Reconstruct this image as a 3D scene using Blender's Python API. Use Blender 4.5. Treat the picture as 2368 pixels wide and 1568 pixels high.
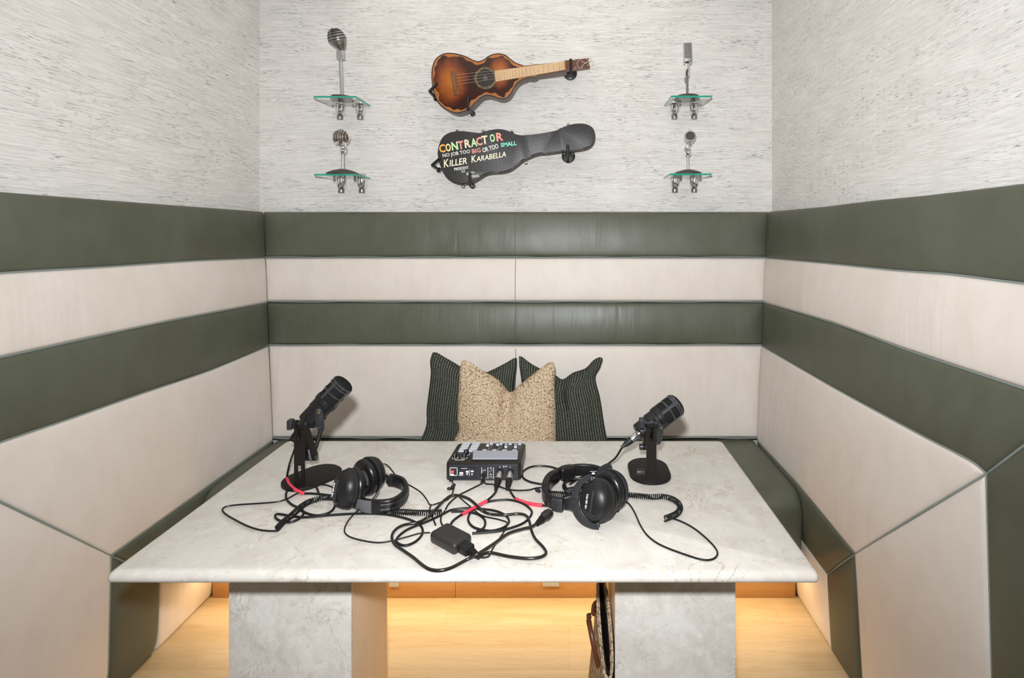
import bpy, bmesh, math, random
from mathutils import Vector, Matrix
random.seed(7)
for o in list(bpy.data.objects): bpy.data.objects.remove(o)
sc = bpy.context.scene; COL = sc.collection; PI = math.pi
# ------------------------------------------------------------------ camera
F, CX, CY, EYE = 1200.0, 1317.0, 538.0, 1.44
cam_d = bpy.data.cameras.new('camera'); cam = bpy.data.objects.new('camera', cam_d); COL.objects.link(cam)
cam_d.sensor_width = 36; cam_d.lens = F/2368*36
cam_d.shift_x = -(CX-1184)/2368; cam_d.shift_y = -(784-CY)/2368
cam_d.clip_start = 0.02
cam.location = (0, 0, EYE); cam.rotation_euler = (PI/2, 0, 0); sc.camera = cam
# ------------------------------------------------------------------ light
sc.view_settings.view_transform = 'Standard'; sc.view_settings.look = 'None'
sc.view_settings.gamma = 1; sc.view_settings.use_curve_mapping = False
sc.view_settings.exposure = 0.0
w = bpy.data.worlds.new('world'); sc.world = w; w.use_nodes = True
w.node_tree.nodes['Background'].inputs[0].default_value = (1.0, .90, .78, 1)
w.node_tree.nodes['Background'].inputs[1].default_value = 0.07
def lamp(name, kind, loc, target, energy, color, **kw):
    d = bpy.data.lights.new(name, kind); d.energy = energy; d.color = color
    for k, v in kw.items(): setattr(d, k, v)
    o = bpy.data.objects.new(name, d); COL.objects.link(o); o.location = loc
    o.rotation_euler = (Vector(target)-Vector(loc)).to_track_quat('-Z', 'Y').to_euler()
    return o
lamp('camera_flash', 'SPOT', (-.035, -.03, EYE+.15), (-.28, 2.6, 1.76), 196, (.96, .985, 1.0),
     spot_size=math.radians(152), spot_blend=1.0, shadow_soft_size=.028)
lamp('added_overhead_fill', 'AREA', (-.25, 1.9, 2.66), (-.25, 1.9, 0), 3.2, (1, .90, .78), shape='RECTANGLE', size=1.6, size_y=1.4)  # added fill from overhead to lift the table rear and bench, no real fitting
lamp('under_seat_strip_light', 'AREA', (-.26, 1.985, .185), (-.26, 1.93, 0), 4.6, (1.0, .74, .42), shape='RECTANGLE', size=2.25, size_y=.03)

# ------------------------------------------------------------------ projection helpers (photo pixel + real distance -> point)
def P(px, py, y): return Vector(((px-CX)*y/F, y, EYE-(py-CY)*y/F))
def T(px, py, z=.74):
    y = (EYE-z)*F/(py-CY); return Vector(((px-CX)*y/F, y, z))
def lerp(a, b, t): return a+(b-a)*t
def interp(x, pts):
    if x <= pts[0][0]: return pts[0][1]
    for (a, fa), (b, fb) in zip(pts, pts[1:]):
        if x <= b: return lerp(fa, fb, (x-a)/(b-a))
    return pts[-1][1]

# ------------------------------------------------------------------ materials
def mat(name, col, rough=.5, metal=0, spec=.5, **kw):
    m = bpy.data.materials.new(name); m.use_nodes = True
    b = m.node_tree.nodes['Principled BSDF']
    b.inputs['Base Color'].default_value = (*col, 1); b.inputs['Roughness'].default_value = rough
    b.inputs['Metallic'].default_value = metal; b.inputs['Specular IOR Level'].default_value = spec
    for k, v in kw.items(): b.inputs[k].default_value = v
    return m
class NT:
    def __init__(s, m): s.m = m; s.t = m.node_tree; s.b = s.t.nodes['Principled BSDF']
    def n(s, typ, **kw):
        x = s.t.nodes.new(typ)
        for k, v in kw.items():
            if k in x.inputs: x.inputs[k].default_value = v
            else: setattr(x, k, v)
        return x
    def l(s, a, b): s.t.links.new(a, b)
    def coords(s, scale=(1, 1, 1), rot=(0, 0, 0), src='Object'):
        tc = s.n('ShaderNodeTexCoord'); mp = s.n('ShaderNodeMapping')
        mp.inputs['Scale'].default_value = scale; mp.inputs['Rotation'].default_value = rot
        s.l(tc.outputs[src], mp.inputs[0]); return mp.outputs[0]
    def noise(s, vec, scale=5, detail=4, rough=.5, dist=0):
        x = s.n('ShaderNodeTexNoise'); x.inputs['Scale'].default_value = scale; x.inputs['Detail'].default_value = detail
        x.inputs['Roughness'].default_value = rough; x.inputs['Distortion'].default_value = dist
        s.l(vec, x.inputs['Vector']); return x.outputs['Fac']
    def ramp(s, fac, stops):
        r = s.n('ShaderNodeValToRGB'); e = r.color_ramp.elements
        while len(e) < len(stops): e.new(.5)
        for i, (p, c) in enumerate(stops):
            e[i].position = p; e[i].color = (*c, 1) if isinstance(c, tuple) else (c, c, c, 1)
        s.l(fac, r.inputs[0]); return r.outputs[0]
    def mix(s, fac, a, b, mode='MIX'):
        x = s.n('ShaderNodeMix'); x.data_type = 'RGBA'; x.blend_type = mode
        for i, v in ((0, fac), (6, a), (7, b)):
            if isinstance(v, (int, float)): x.inputs[i].default_value = v
            elif isinstance(v, tuple): x.inputs[i].default_value = (*v, 1)
            else: s.l(v, x.inputs[i])
        return x.outputs[2]
    def math(s, op, a, b=0):
        x = s.n('ShaderNodeMath', operation=op)
        for i, v in ((0, a), (1, b)):
            if isinstance(v, (int, float)): x.inputs[i].default_value = v
            else: s.l(v, x.inputs[i])
        return x.outputs[0]
    def color(s, c): s.l(c, s.b.inputs['Base Color'])
    def bump(s, h, strength=.3, dist=.01):
        x = s.n('ShaderNodeBump'); x.inputs['Strength'].default_value = strength; x.inputs['Distance'].default_value = dist
        s.l(h, x.inputs['Height']); s.l(x.outputs[0], s.b.inputs['Normal'])

def m_leather(name, c1, c2, rough, sheen, axis):
    m = mat(name, c1, rough, 0, sheen); t = NT(m)
    co = t.coords()
    big = t.noise(co, 3.2, 4, .6, .6)
    mid = t.noise(t.coords((1.6, 1.6, .8)), 9, 4, .6, .4)
    c = t.mix(t.ramp(big, [(.3, 0.0), (.7, 1.0)]), c1, c2)
    c = t.mix(t.math('MULTIPLY', t.ramp(mid, [(.45, 0.0), (.75, 1.0)]), .35), c, tuple(x*.86 for x in c1))
    t.color(c)
    sv = {'x': (14, 3, 1.8), 'y': (3, 14, 1.8)}[axis]
    wr = t.noise(t.coords(sv), 1.3, 3, .5, .7)
    mask = t.ramp(t.noise(co, 1.9, 2), [(.42, 0.0), (.68, 1.0)])
    gr = t.noise(co, 420, 2)
    h = t.math('ADD', t.math('MULTIPLY', t.math('MULTIPLY', wr, mask), 1.0), t.math('MULTIPLY', gr, .012))
    t.bump(h, .42, .012)
    rr = t.ramp(big, [(.2, rough-.06), (.8, rough+.08)]); t.l(rr, t.b.inputs['Roughness'])
    return m
GREEN1, GREEN2 = (.080, .086, .058), (.105, .114, .084)
BEIGE1, BEIGE2 = (.70, .63, .57), (.74, .68, .63)
MGX = m_leather('green_leather_back', GREEN1, GREEN2, .42, .55, 'x'); MGY = m_leather('green_leather_side', GREEN1, GREEN2, .5, .4, 'y')
MBX = m_leather('beige_leather_back', BEIGE1, BEIGE2, .5, .4, 'x'); MBY = m_leather('beige_leather_side', BEIGE1, BEIGE2, .55, .3, 'y')
MPIPE = mat('piping', (.23, .27, .25), .45); MPIPED = mat('seam_thread', (.10, .105, .08), .6)

def m_wallpaper(name, along):
    m = mat(name, (.7, .68, .65), .75, 0, .25); t = NT(m)
    def sc_(a, z): return (a, 1, z) if along == 'x' else (1, a, z)
    base = t.noise(t.coords(sc_(2, 3)), 3, 3)
    c = t.mix(t.ramp(base, [(.3, 0.0), (.7, 1.0)]), (.71, .685, .655), (.78, .755, .73))
    fine = t.noise(t.coords(sc_(7, 430)), 1, 3, .6)
    c = t.mix(t.ramp(fine, [(.34, .75), (.56, 0.0)]), c, (.54, .52, .50))
    fine3 = t.noise(t.coords(sc_(7, 240)), 1.7, 2, .6)
    c = t.mix(t.ramp(fine3, [(.55, 0.0), (.72, .7)]), c, (.92, .905, .885))
    dash = t.noise(t.coords(sc_(32, 430)), 1.0, 2, .5)
    clump = t.noise(t.coords(sc_(3, 9)), 1.6, 3)
    d = t.math('MULTIPLY', t.ramp(dash, [(.58, 0.0), (.68, .95)]), t.ramp(clump, [(.38, .12), (.62, .9)]))
    c = t.mix(d, c, (.17, .18, .19))
    # faint vertical seam where two drops of paper meet
    t.color(c); t.bump(fine, .25, .002); return m
MWPX = m_wallpaper('grasscloth_back', 'x'); MWPY = m_wallpaper('grasscloth_side', 'y')

def m_stone(name, c1, c2, vein, rough, vs=1.0):
    m = mat(name, c1, rough, 0, .5); t = NT(m); co = t.coords()
    a = t.noise(co, 9*vs, 8, .62, 1.2); b = t.noise(co, 34*vs, 5, .6, .5)
    c = t.mix(t.ramp(a, [(.34, 1.0), (.62, 0.0)]), c1, c2)
    c = t.mix(t.math('MULTIPLY', t.ramp(b, [(.52, 0.0), (.66, 1.0)]), .45), c, tuple(min(1, x*1.12) for x in c1))
    v = t.noise(t.coords((1, 1.5, 1)), 5.5*vs, 9, .62, 1.6)
    vv = t.math('ABSOLUTE', t.math('SUBTRACT', v, .5))
    msk = t.ramp(t.noise(co, 4*vs, 3), [(.46, 0.0), (.62, 1.0)])
    f = t.math('MULTIPLY', t.ramp(vv, [(.0, 1.0), (.016, 0.0)]), msk)
    c = t.mix(t.math('MULTIPLY', f, .85), c, vein)
    sp = t.noise(t.coords((1, 2.2, 1)), 60*vs, 3, .6, 1.0)
    c = t.mix(t.math('MULTIPLY', t.ramp(sp, [(.60, 0.0), (.70, 1.0)]), .45), c, vein)
    t.color(c); return m
MSTONE = m_stone('cream_marble', (.68, .65, .605), (.60, .555, .50), (.42, .33, .25), .32)
MSTONEF = m_stone('grey_marble_face', (.86, .84, .81), (.72, .68, .635), (.55, .50, .45), .5, 1.3)

def m_wood(name, c1, c2, c3, rough=.45, axis='x', scale=1):
    m = mat(name, c1, rough, 0, .4); t = NT(m)
    s = {'x': (1.2, 16, 16), 'z': (16, 16, 1.2), 'y': (16, 1.2, 16)}[axis]
    g = t.noise(t.coords(tuple(q*scale for q in s)), 1.6, 6, .6, .8)
    f = t.noise(t.coords(tuple(q*scale*5 for q in s)), 2, 3)
    c = t.mix(t.ramp(g, [(.3, 0.0), (.62, .6), (.78, 1.0)]), c1, c2)
    c = t.mix(t.math('MULTIPLY', t.ramp(f, [(.5, 0.0), (.75, 1.0)]), .35), c, c3)
    t.color(c); return m, t, c
MPLINTH = m_wood('oak_plinth', (.62, .36, .15), (.50, .25, .09), (.42, .2, .07))[0]
MPLY = m_wood('plywood_side', (.86, .68, .50), (.78, .60, .43), (.66, .5, .35), .4, 'z')[0]
def m_floor():
    m, t, c = m_wood('oak_floor', (.62, .50, .33), (.48, .35, .19), (.38, .26, .13), .4, 'x')
    br = t.n('ShaderNodeTexBrick', offset=.37); br.inputs['Scale'].default_value = 1
    br.inputs['Brick Width'].default_value = 1.25; br.inputs['Row Height'].default_value = .19
    br.inputs['Mortar Size'].default_value = .0008; br.inputs['Color1'].default_value = (1, 1, 1, 1)
    br.inputs['Color2'].default_value = (.84, .82, .78, 1); br.inputs['Mortar'].default_value = (.8, .72, .62, 1)
    t.l(t.coords(), br.inputs['Vector'])
    t.color(t.mix(1.0, c, br.outputs[0], 'MULTIPLY')); return m
MFLOOR = m_floor()
MCEIL = mat('ceiling_paint', (.75, .73, .70), .9)
MBLK = mat('black_plastic', (.009, .009, .0095), .40, 0, .35); MBLKM = mat('black_powder_coat', (.010, .008, .007), .5, 0, .22)
MBLKG = mat('black_gloss_leather', (.008, .0075, .0075), .3, 0, .4); MRUB = mat('black_cable_rubber', (.009, .009, .009), .36, 0, .35)
MCORD = mat('black_power_cord_vinyl', (.014, .012, .010), .22)
MGREY = mat('grey_plastic', (.10, .105, .115), .45); MLG = mat('charcoal_metal', (.026, .027, .031), .38, 0, .35)
MCHR = mat('chrome', (.78, .78, .78), .10, 1); MNICK = mat('satin_nickel', (.55, .55, .56), .28, 1)
MGUN = mat('grey_gunmetal', (.30, .29, .28), .33, 1); MBRASS = mat('brass', (.75, .52, .2), .3, 1)
MWHT = mat('white_plastic', (.52, .54, .58), .4); MRED = mat('red_tape', (.78, .045, .085), .35); MREDB = mat('red_button', (.85, .10, .10), .4)
MWTXT = mat('white_print', (.80, .80, .80), .6); MGTXT = mat('grey_print', (.16, .16, .17), .5)
MBROWN = mat('brown_cast_base', (.055, .040, .032), .45)
MSCR = mat('console_screen_flash_lit', (.36, .38, .43), .35)  # flash light on the screen is put into this grey
MTOP = mat('console_top_black_brown', (.018, .013, .010), .35, 0, .3)
def m_foam():
    m = mat('black_foam', (.02, .02, .022), .95, 0, .1); t = NT(m); co = t.coords()
    n = t.noise(co, 900, 2); t.color(t.ramp(n, [(.4, .005), (.7, .035)])); t.bump(n, .8, .002); return m
MFOAM = m_foam()
def m_glass():
    m = mat('shelf_glass', (.93, .98, .965), .02); m.node_tree.nodes['Principled BSDF'].inputs['Transmission Weight'].default_value = 1
    m.node_tree.nodes['Principled BSDF'].inputs['IOR'].default_value = 1.25; return m
MGLASS = m_glass()
MGEDGE = mat('green_glass_edge', (.03, .42, .30), .12, 0, .6); MGEDGE.node_tree.nodes['Principled BSDF'].inputs['Transmission Weight'].default_value = .25
def m_cord():
    m = mat('dark_green_corduroy', (.05, .055, .045), .9, 0, .15); t = NT(m)
    co = t.coords((1, 1, 1), src='UV')
    wv = t.n('ShaderNodeTexWave', wave_type='BANDS', bands_direction='X'); wv.inputs['Scale'].default_value = 28
    wv.inputs['Distortion'].default_value = .5; wv.inputs['Detail'].default_value = 2; wv.inputs['Detail Scale'].default_value = 5; t.l(co, wv.inputs['Vector'])
    nz = t.noise(t.coords((300, 120, 1), src='UV'), 1, 3)
    f = t.math('MULTIPLY', wv.outputs['Fac'], t.ramp(nz, [(.3, .5), (.7, 1.0)]))
    t.color(t.ramp(f, [(.1, (.030, .032, .022)), (.55, (.06, .068, .055)), (.95, (.22, .24, .21))]))
    t.bump(wv.outputs['Fac'], .6, .004); return m
MCORDU = m_cord()
def m_weave(name, c1, c2, c3, scale, src='UV'):
    m = mat(name, c1, .9, 0, .15); t = NT(m)
    co = t.coords((1, 1, 1), src=src)
    # distorted coordinates for irregular thread
    v1 = t.n('ShaderNodeTexVoronoi'); v1.inputs['Scale'].default_value = scale; v1.inputs['Randomness'].default_value = .45; t.l(co, v1.inputs['Vector'])
    nz = t.noise(t.coords((1, 1, 1), src=src), scale*.9, 2)
    c = t.ramp(v1.outputs['Distance'], [(.05, c2), (.42, c1), (.62, c3)])
    c = t.mix(t.ramp(nz, [(.35, 0.0), (.65, .55)]), c, c2)
    t.color(c); inv = t.math('SUBTRACT', 1, v1.outputs['Distance']); t.bump(inv, .9, .004); return m
MWEAVE = m_weave('beige_basket_weave', (.60, .42, .25), (.80, .68, .52), (.10, .06, .03), 150)
MSTRAW = m_weave('plaited_straw', (.55, .40, .26), (.72, .58, .42), (.12, .07, .04), 70, 'Object')
def m_distressed(name, c1, c2, rough=.4, sc_=60, thr=.66):
    m = mat(name, c1, rough, 0, .5); t = NT(m); co = t.coords()
    n = t.noise(co, sc_, 5, .7); a = t.noise(co, 8, 3)
    c = t.mix(t.ramp(a, [(.3, 0.0), (.7, .6)]), c1, tuple(x*1.5 for x in c1))
    t.color(t.mix(t.ramp(n, [(thr, 0.0), (thr+.08, .8)]), c, c2)); t.bump(t.noise(co, 180, 4), .3, .003); return m
MCASE = m_distressed('black_case_skin', (.022, .021, .021), (.10, .09, .085)); MCASEE = m_distressed('worn_case_edge', (.035, .028, .023), (.30, .22, .15), .55, 70, .52)
MGSIDE = m_distressed('guitar_side_varnish', (.10, .065, .045), (.30, .24, .2), .3); MGHEAD = m_distressed('headstock_varnish', (.12, .045, .022), (.3, .2, .12), .3)
MGBAND = m_distressed('guitar_border_amber', (.36, .125, .03), (.20, .07, .02), .28, 40, .6)
MFRET = m_distressed('worn_fretboard', (.55, .36, .19), (.30, .17, .08), .4, 90, .60)
MLEATHBR = mat('brown_strap_leather', (.12, .035, .015), .3)

# ------------------------------------------------------------------ object helpers
MW = {}
def mset(o, M): MW[o.name] = M; return o
def tag(o, label=None, cat=None, group=None, kind=None):
    if label: o['label'] = label
    if cat: o['category'] = cat
    if group: o['group'] = group
    if kind: o['kind'] = kind
    return o
def thing(name, label, cat, loc=(0, 0, 0), rotz=0, group=None, M=None):
    o = bpy.data.objects.new(name, None); COL.objects.link(o); o.empty_display_size = .05
    M = M if M is not None else Matrix.Translation(Vector(loc)) @ Matrix.Rotation(rotz, 4, 'Z')
    o.matrix_world = M; o.matrix_basis = M; mset(o, M)
    return tag(o, label, cat, group)
def obj(name, bm, m, parent=None, world=True, smooth=True, label=None, auto=math.radians(38)):
    """links a bmesh; world=True means its vertices are world coordinates"""
    me = bpy.data.meshes.new(name)
    M = Matrix.Identity(4)
    if parent is not None:
        M = MW[parent.name]
        if world: bm.transform(M.inverted())
    bmesh.ops.recalc_face_normals(bm, faces=bm.faces)
    if smooth:
        for f in bm.faces: f.smooth = True
        for e in bm.edges:
            if len(e.link_faces) == 2 and e.calc_face_angle(0) > auto: e.smooth = False
    bm.to_mesh(me); bm.free()
    for q in (m if isinstance(m, (list, tuple)) else [m]): me.materials.append(q)
    o = bpy.data.objects.new(name, me); COL.objects.link(o)
    if parent is not None: o.parent = parent
    mset(o, M)
    if label: o['label'] = label
    return o
def obj_split(name, bm, m, parent, label=None):
    """one object per connected piece"""
    bm.verts.ensure_lookup_table(); seen = {}; k = 0
    for v in bm.verts:
        if v in seen: continue
        st = [v]; seen[v] = k
        while st:
            a = st.pop()
            for e in a.link_edges:
                q = e.other_vert(a)
                if q not in seen: seen[q] = k; st.append(q)
        k += 1
    parts = [bmesh.new() for _ in range(k)]; mp = {}
    for v in bm.verts: mp[v] = parts[seen[v]].verts.new(v.co)
    for f in bm.faces: parts[seen[f.verts[0]]].faces.new([mp[v] for v in f.verts])
    bm.free(); return [obj(name, p, m, parent, label=label) for p in parts]
def own(name, bm, m, label, cat, group=None, smooth=True):
    """a top-level thing that is one mesh"""
    return tag(obj(name, bm, m, None, smooth=smooth), label, cat, group)
def NB(): return bmesh.new()
def frame(zdir, xhint=(1, 0, 0)):
    z = Vector(zdir).normalized(); x = Vector(xhint)
    if abs(z.dot(x.normalized())) > .98: x = Vector((0, 1, 0))
    y = z.cross(x).normalized(); x = y.cross(z).normalized()
    return Matrix(((x.x, y.x, z.x, 0), (x.y, y.y, z.y, 0), (x.z, y.z, z.z, 0), (0, 0, 0, 1)))
def bx(bm, lo, hi, bev=0, M=None, seg=3):
    r = bmesh.ops.create_cube(bm, size=1); vs = r['verts']
    c = [(a+b)/2 for a, b in zip(lo, hi)]; s = [abs(b-a) for a, b in zip(lo, hi)]
    for v in vs: v.co = Vector((v.co.x*s[0]+c[0], v.co.y*s[1]+c[1], v.co.z*s[2]+c[2]))
    if bev:
        es = list({e for v in vs for e in v.link_edges})
        r = bmesh.ops.bevel(bm, geom=es, offset=min(bev, min(s)*.49), segments=seg, affect='EDGES', profile=.5)
        vs = list({v for f in r['faces'] for v in f.verts} | {v for v in vs if v.is_valid})
    if M is not None:
        for v in vs: v.co = M @ v.co
    return bm
def lathe(bm, prof, M=None, n=32, a0=0, a1=2*PI):
    """prof: list of (r, z) ; axis z"""
    full = abs(a1-a0-2*PI) < 1e-6; rings = []
    k = n if full else n+1
    for r, z in prof:
        if r < 1e-7: rings.append([bm.verts.new((0, 0, z))])
        else: rings.append([bm.verts.new((r*math.cos(a0+(a1-a0)*i/n), r*math.sin(a0+(a1-a0)*i/n), z)) for i in range(k)])
    for A, B in zip(rings, rings[1:]):
        for i in range(n):
            j = (i+1) % k
            if len(A) == 1 and len(B) == 1: continue
            if len(A) == 1: bm.faces.new((A[0], B[i], B[j]))
            elif len(B) == 1: bm.faces.new((A[i], A[j], B[0]))
            else: bm.faces.new((A[i], A[j], B[j], B[i]))
    if M is not None:
        for R in rings:
            for v in R: v.co = M @ v.co
    return bm
def cyl(bm, a, b, r, r2=None, n=20, bev=0):
    a, b = Vector(a), Vector(b); L = (b-a).length; r2 = r if r2 is None else r2
    M = Matrix.Translation(a) @ frame(b-a)
    if bev: pr = [(0, 0), (r-bev, 0), (r-bev*.3, bev*.3), (r, bev), (r2, L-bev), (r2-bev*.3, L-bev*.3), (r2-bev, L), (0, L)]
    else: pr = [(0, 0), (r, 0), (r2, L), (0, L)]
    return lathe(bm, pr, M, n)
def sector(bm, r0, r1, z0, z1, a0, a1, M=None, n=8):
    g = {}
    for i in range(n+1):
        a = lerp(a0, a1, i/n)
        for j, (r, z) in enumerate(((r0, z0), (r1, z0), (r1, z1), (r0, z1))):
            v = bm.verts.new((r*math.cos(a), r*math.sin(a), z)); g[i, j] = v
            if M is not None: v.co = M @ v.co
    for i in range(n):
        for j in range(4): bm.faces.new((g[i, j], g[i+1, j], g[i+1, (j+1) % 4], g[i, (j+1) % 4]))
    for i in (0, n): bm.faces.new([g[i, j] for j in range(4)])
    return bm
def crom(pts, n=8, closed=False):
    pts = [Vector(p) for p in pts]; out = []
    m = len(pts); rng = range(m if closed else m-1)
    for i in rng:
        if closed: p0, p1, p2, p3 = pts[(i-1) % m], pts[i], pts[(i+1) % m], pts[(i+2) % m]
        else: p0, p1, p2, p3 = pts[max(i-1, 0)], pts[i], pts[i+1], pts[min(i+2, m-1)]
        for k in range(n):
            t = k/n
            out.append(.5*((2*p1)+(-p0+p2)*t+(2*p0-5*p1+4*p2-p3)*t*t+(-p0+3*p1-3*p2+p3)*t**3))
    if not closed: out.append(pts[-1])
    return out
def sweep(bm, pts, prof, up=None, closed=False, caps=True):
    """prof: closed 2D outline (side, up) swept along pts; up fixed or transported"""
    pts = [Vector(p) for p in pts]; n = len(pts); rings = []
    nrm = None
    for i, p in enumerate(pts):
        if closed: t = (pts[(i+1) % n]-pts[i-1]).normalized()
        else: t = (pts[min(i+1, n-1)]-pts[max(i-1, 0)])
        t = t.normalized() if t.length > 1e-9 else Vector((1, 0, 0))
        if up is not None: u = Vector(up)
        else:
            if nrm is None: nrm = Vector((0, 0, 1)) if abs(t.z) < .9 else Vector((0, 1, 0))
            u = nrm
        s = t.cross(u).normalized(); u2 = s.cross(t).normalized(); nrm = u2
        pr = prof(i/(n-1)) if callable(prof) else prof
        rings.append([bm.verts.new(p+s*a+u2*b) for a, b in pr])
    k = len(rings[0]); m = n if closed else n-1
    for i in range(m):
        A, B = rings[i], rings[(i+1) % n]
        for j in range(k): bm.faces.new((A[j], A[(j+1) % k], B[(j+1) % k], B[j]))
    if not closed and caps:
        bm.faces.new(rings[0][::-1]); bm.faces.new(rings[-1])
    return bm
def circ(r, n=8, ry=None): return [(r*math.cos(2*PI*i/n), (ry or r)*math.sin(2*PI*i/n)) for i in range(n)]
def rrect(w_, h, r, n=3):
    out = []
    for cx_, cy_, a in ((w_/2-r, h/2-r, 0), (-w_/2+r, h/2-r, PI/2), (-w_/2+r, -h/2+r, PI), (w_/2-r, -h/2+r, 3*PI/2)):
        for i in range(n+1): out.append((cx_+r*math.cos(a+PI/2*i/n), cy_+r*math.sin(a+PI/2*i/n)))
    return out
def tube(bm, pts, r, n=8, smooth=6, closed=False):
    if smooth: pts = crom(pts, smooth, closed)
    return sweep(bm, pts, circ(r, n), closed=closed)
def prism(bm, outline, thick, M=None, bev=0, seg=3):
    """outline in local xy; extruded z 0..thick"""
    vs = [bm.verts.new((x, y, 0)) for x, y in outline]; f = bm.faces.new(vs)
    r = bmesh.ops.extrude_face_region(bm, geom=[f]); nv = [v for v in r['geom'] if isinstance(v, bmesh.types.BMVert)]
    for v in nv: v.co.z = thick
    allv = vs+nv
    if bev:
        es = [e for e in bm.edges if e.verts[0] in nv and e.verts[1] in nv]
        rr = bmesh.ops.bevel(bm, geom=es, offset=bev, segments=seg, affect='EDGES', profile=.5)
        allv = [v for v in set(allv) | set(rr['verts']) if v.is_valid]
    if M is not None:
        for v in allv: v.co = M @ v.co
    return bm
def ell(bm, c, r, M=None, nu=24, nv=14, p=1.0):
    g = []
    for j in range(nv+1):
        th = PI*j/nv; row = []
        for i in range(nu):
            ph = 2*PI*i/nu
            f = lambda q: math.copysign(abs(q)**p, q)
            v = Vector((r[0]*f(math.sin(th))*f(math.cos(ph)), r[1]*f(math.sin(th))*f(math.sin(ph)), r[2]*f(math.cos(th))))
            if M is not None: v = M @ v
            row.append(bm.verts.new(Vector(c)+v))
        g.append(row)
    for j in range(nv):
        for i in range(nu): bm.faces.new((g[j][i], g[j+1][i], g[j+1][(i+1) % nu], g[j][(i+1) % nu]))
    bmesh.ops.remove_doubles(bm, verts=[v for v in g[0]+g[-1]], dist=1e-6)
    return bm
def copy_tree(o, parent=None):
    c = o.copy(); COL.objects.link(c); c.parent = parent; MW[c.name] = MW[o.name]
    for ch in list(o.children): copy_tree(ch, c)
    return c
def text_bm(s, height, thick=.0008, shear=0, bold=0):
    cu = bpy.data.curves.new('t', 'FONT'); cu.body = s; cu.extrude = thick; cu.shear = shear; cu.offset = bold; cu.resolution_u = 2
    o = bpy.data.objects.new('t', cu); COL.objects.link(o)
    dg = bpy.context.evaluated_depsgraph_get(); me = bpy.data.meshes.new_from_object(o.evaluated_get(dg))
    bm = NB(); bm.from_mesh(me); bpy.data.objects.remove(o); bpy.data.meshes.remove(me); bpy.data.curves.remove(cu)
    xs = [v.co.x for v in bm.verts]; ys = [v.co.y for v in bm.verts]
    h0 = max(ys)-min(ys); x0, x1, y0 = min(xs), max(xs), min(ys)
    return bm, x0, x1, y0, h0
def text_on(bm_out, s, p0, p1, height, up, thick=.0005, shear=0, bold=0):
    """writes s from p0 to p1 (baseline) with cap height, 'up' = direction of letter tops"""
    b, x0, x1, y0, h0 = text_bm(s, height, thick, shear, bold)
    p0, p1 = Vector(p0), Vector(p1); d = p1-p0; W = d.length; d.normalize()
    u = Vector(up); u = (u-d*u.dot(d)).normalized(); n = d.cross(u)
    mp = {}
    for v in b.verts:
        co = p0+d*((v.co.x-x0)/(x1-x0)*W)+u*((v.co.y-y0)/h0*height)+n*v.co.z
        mp[v] = bm_out.verts.new(co)
    for f in b.faces:
        try: bm_out.faces.new([mp[v] for v in f.verts])
        except ValueError: pass
    b.free(); return bm_out

# ------------------------------------------------------------------ room shell
XWL, XWR, YW, ZC = -1.553, 1.014, 2.60, 2.75
def struct(name, bm, m, smooth=False): return tag(obj(name, bm, m, None, smooth=smooth), kind='structure')
b = NB(); bx(b, (-2.2, -1.0, -.05), (1.8, 2.7, 0)); struct('floor', b, MFLOOR)
b = NB(); bx(b, (XWL-.1, YW, 0), (XWR+.1, YW+.1, ZC)); struct('wall_back', b, MWPX)
b = NB(); bx(b, (XWL-.1, -.3, 0), (XWL, YW, ZC)); struct('wall_left', b, MWPY)
b = NB(); bx(b, (XWR, -.3, 0), (XWR+.1, YW, ZC)); struct('wall_right', b, MWPY)
b = NB(); bx(b, (XWL-.1, -.3, ZC), (XWR+.1, YW+.1, ZC+.05)); struct('ceiling', b, MCEIL)

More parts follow.
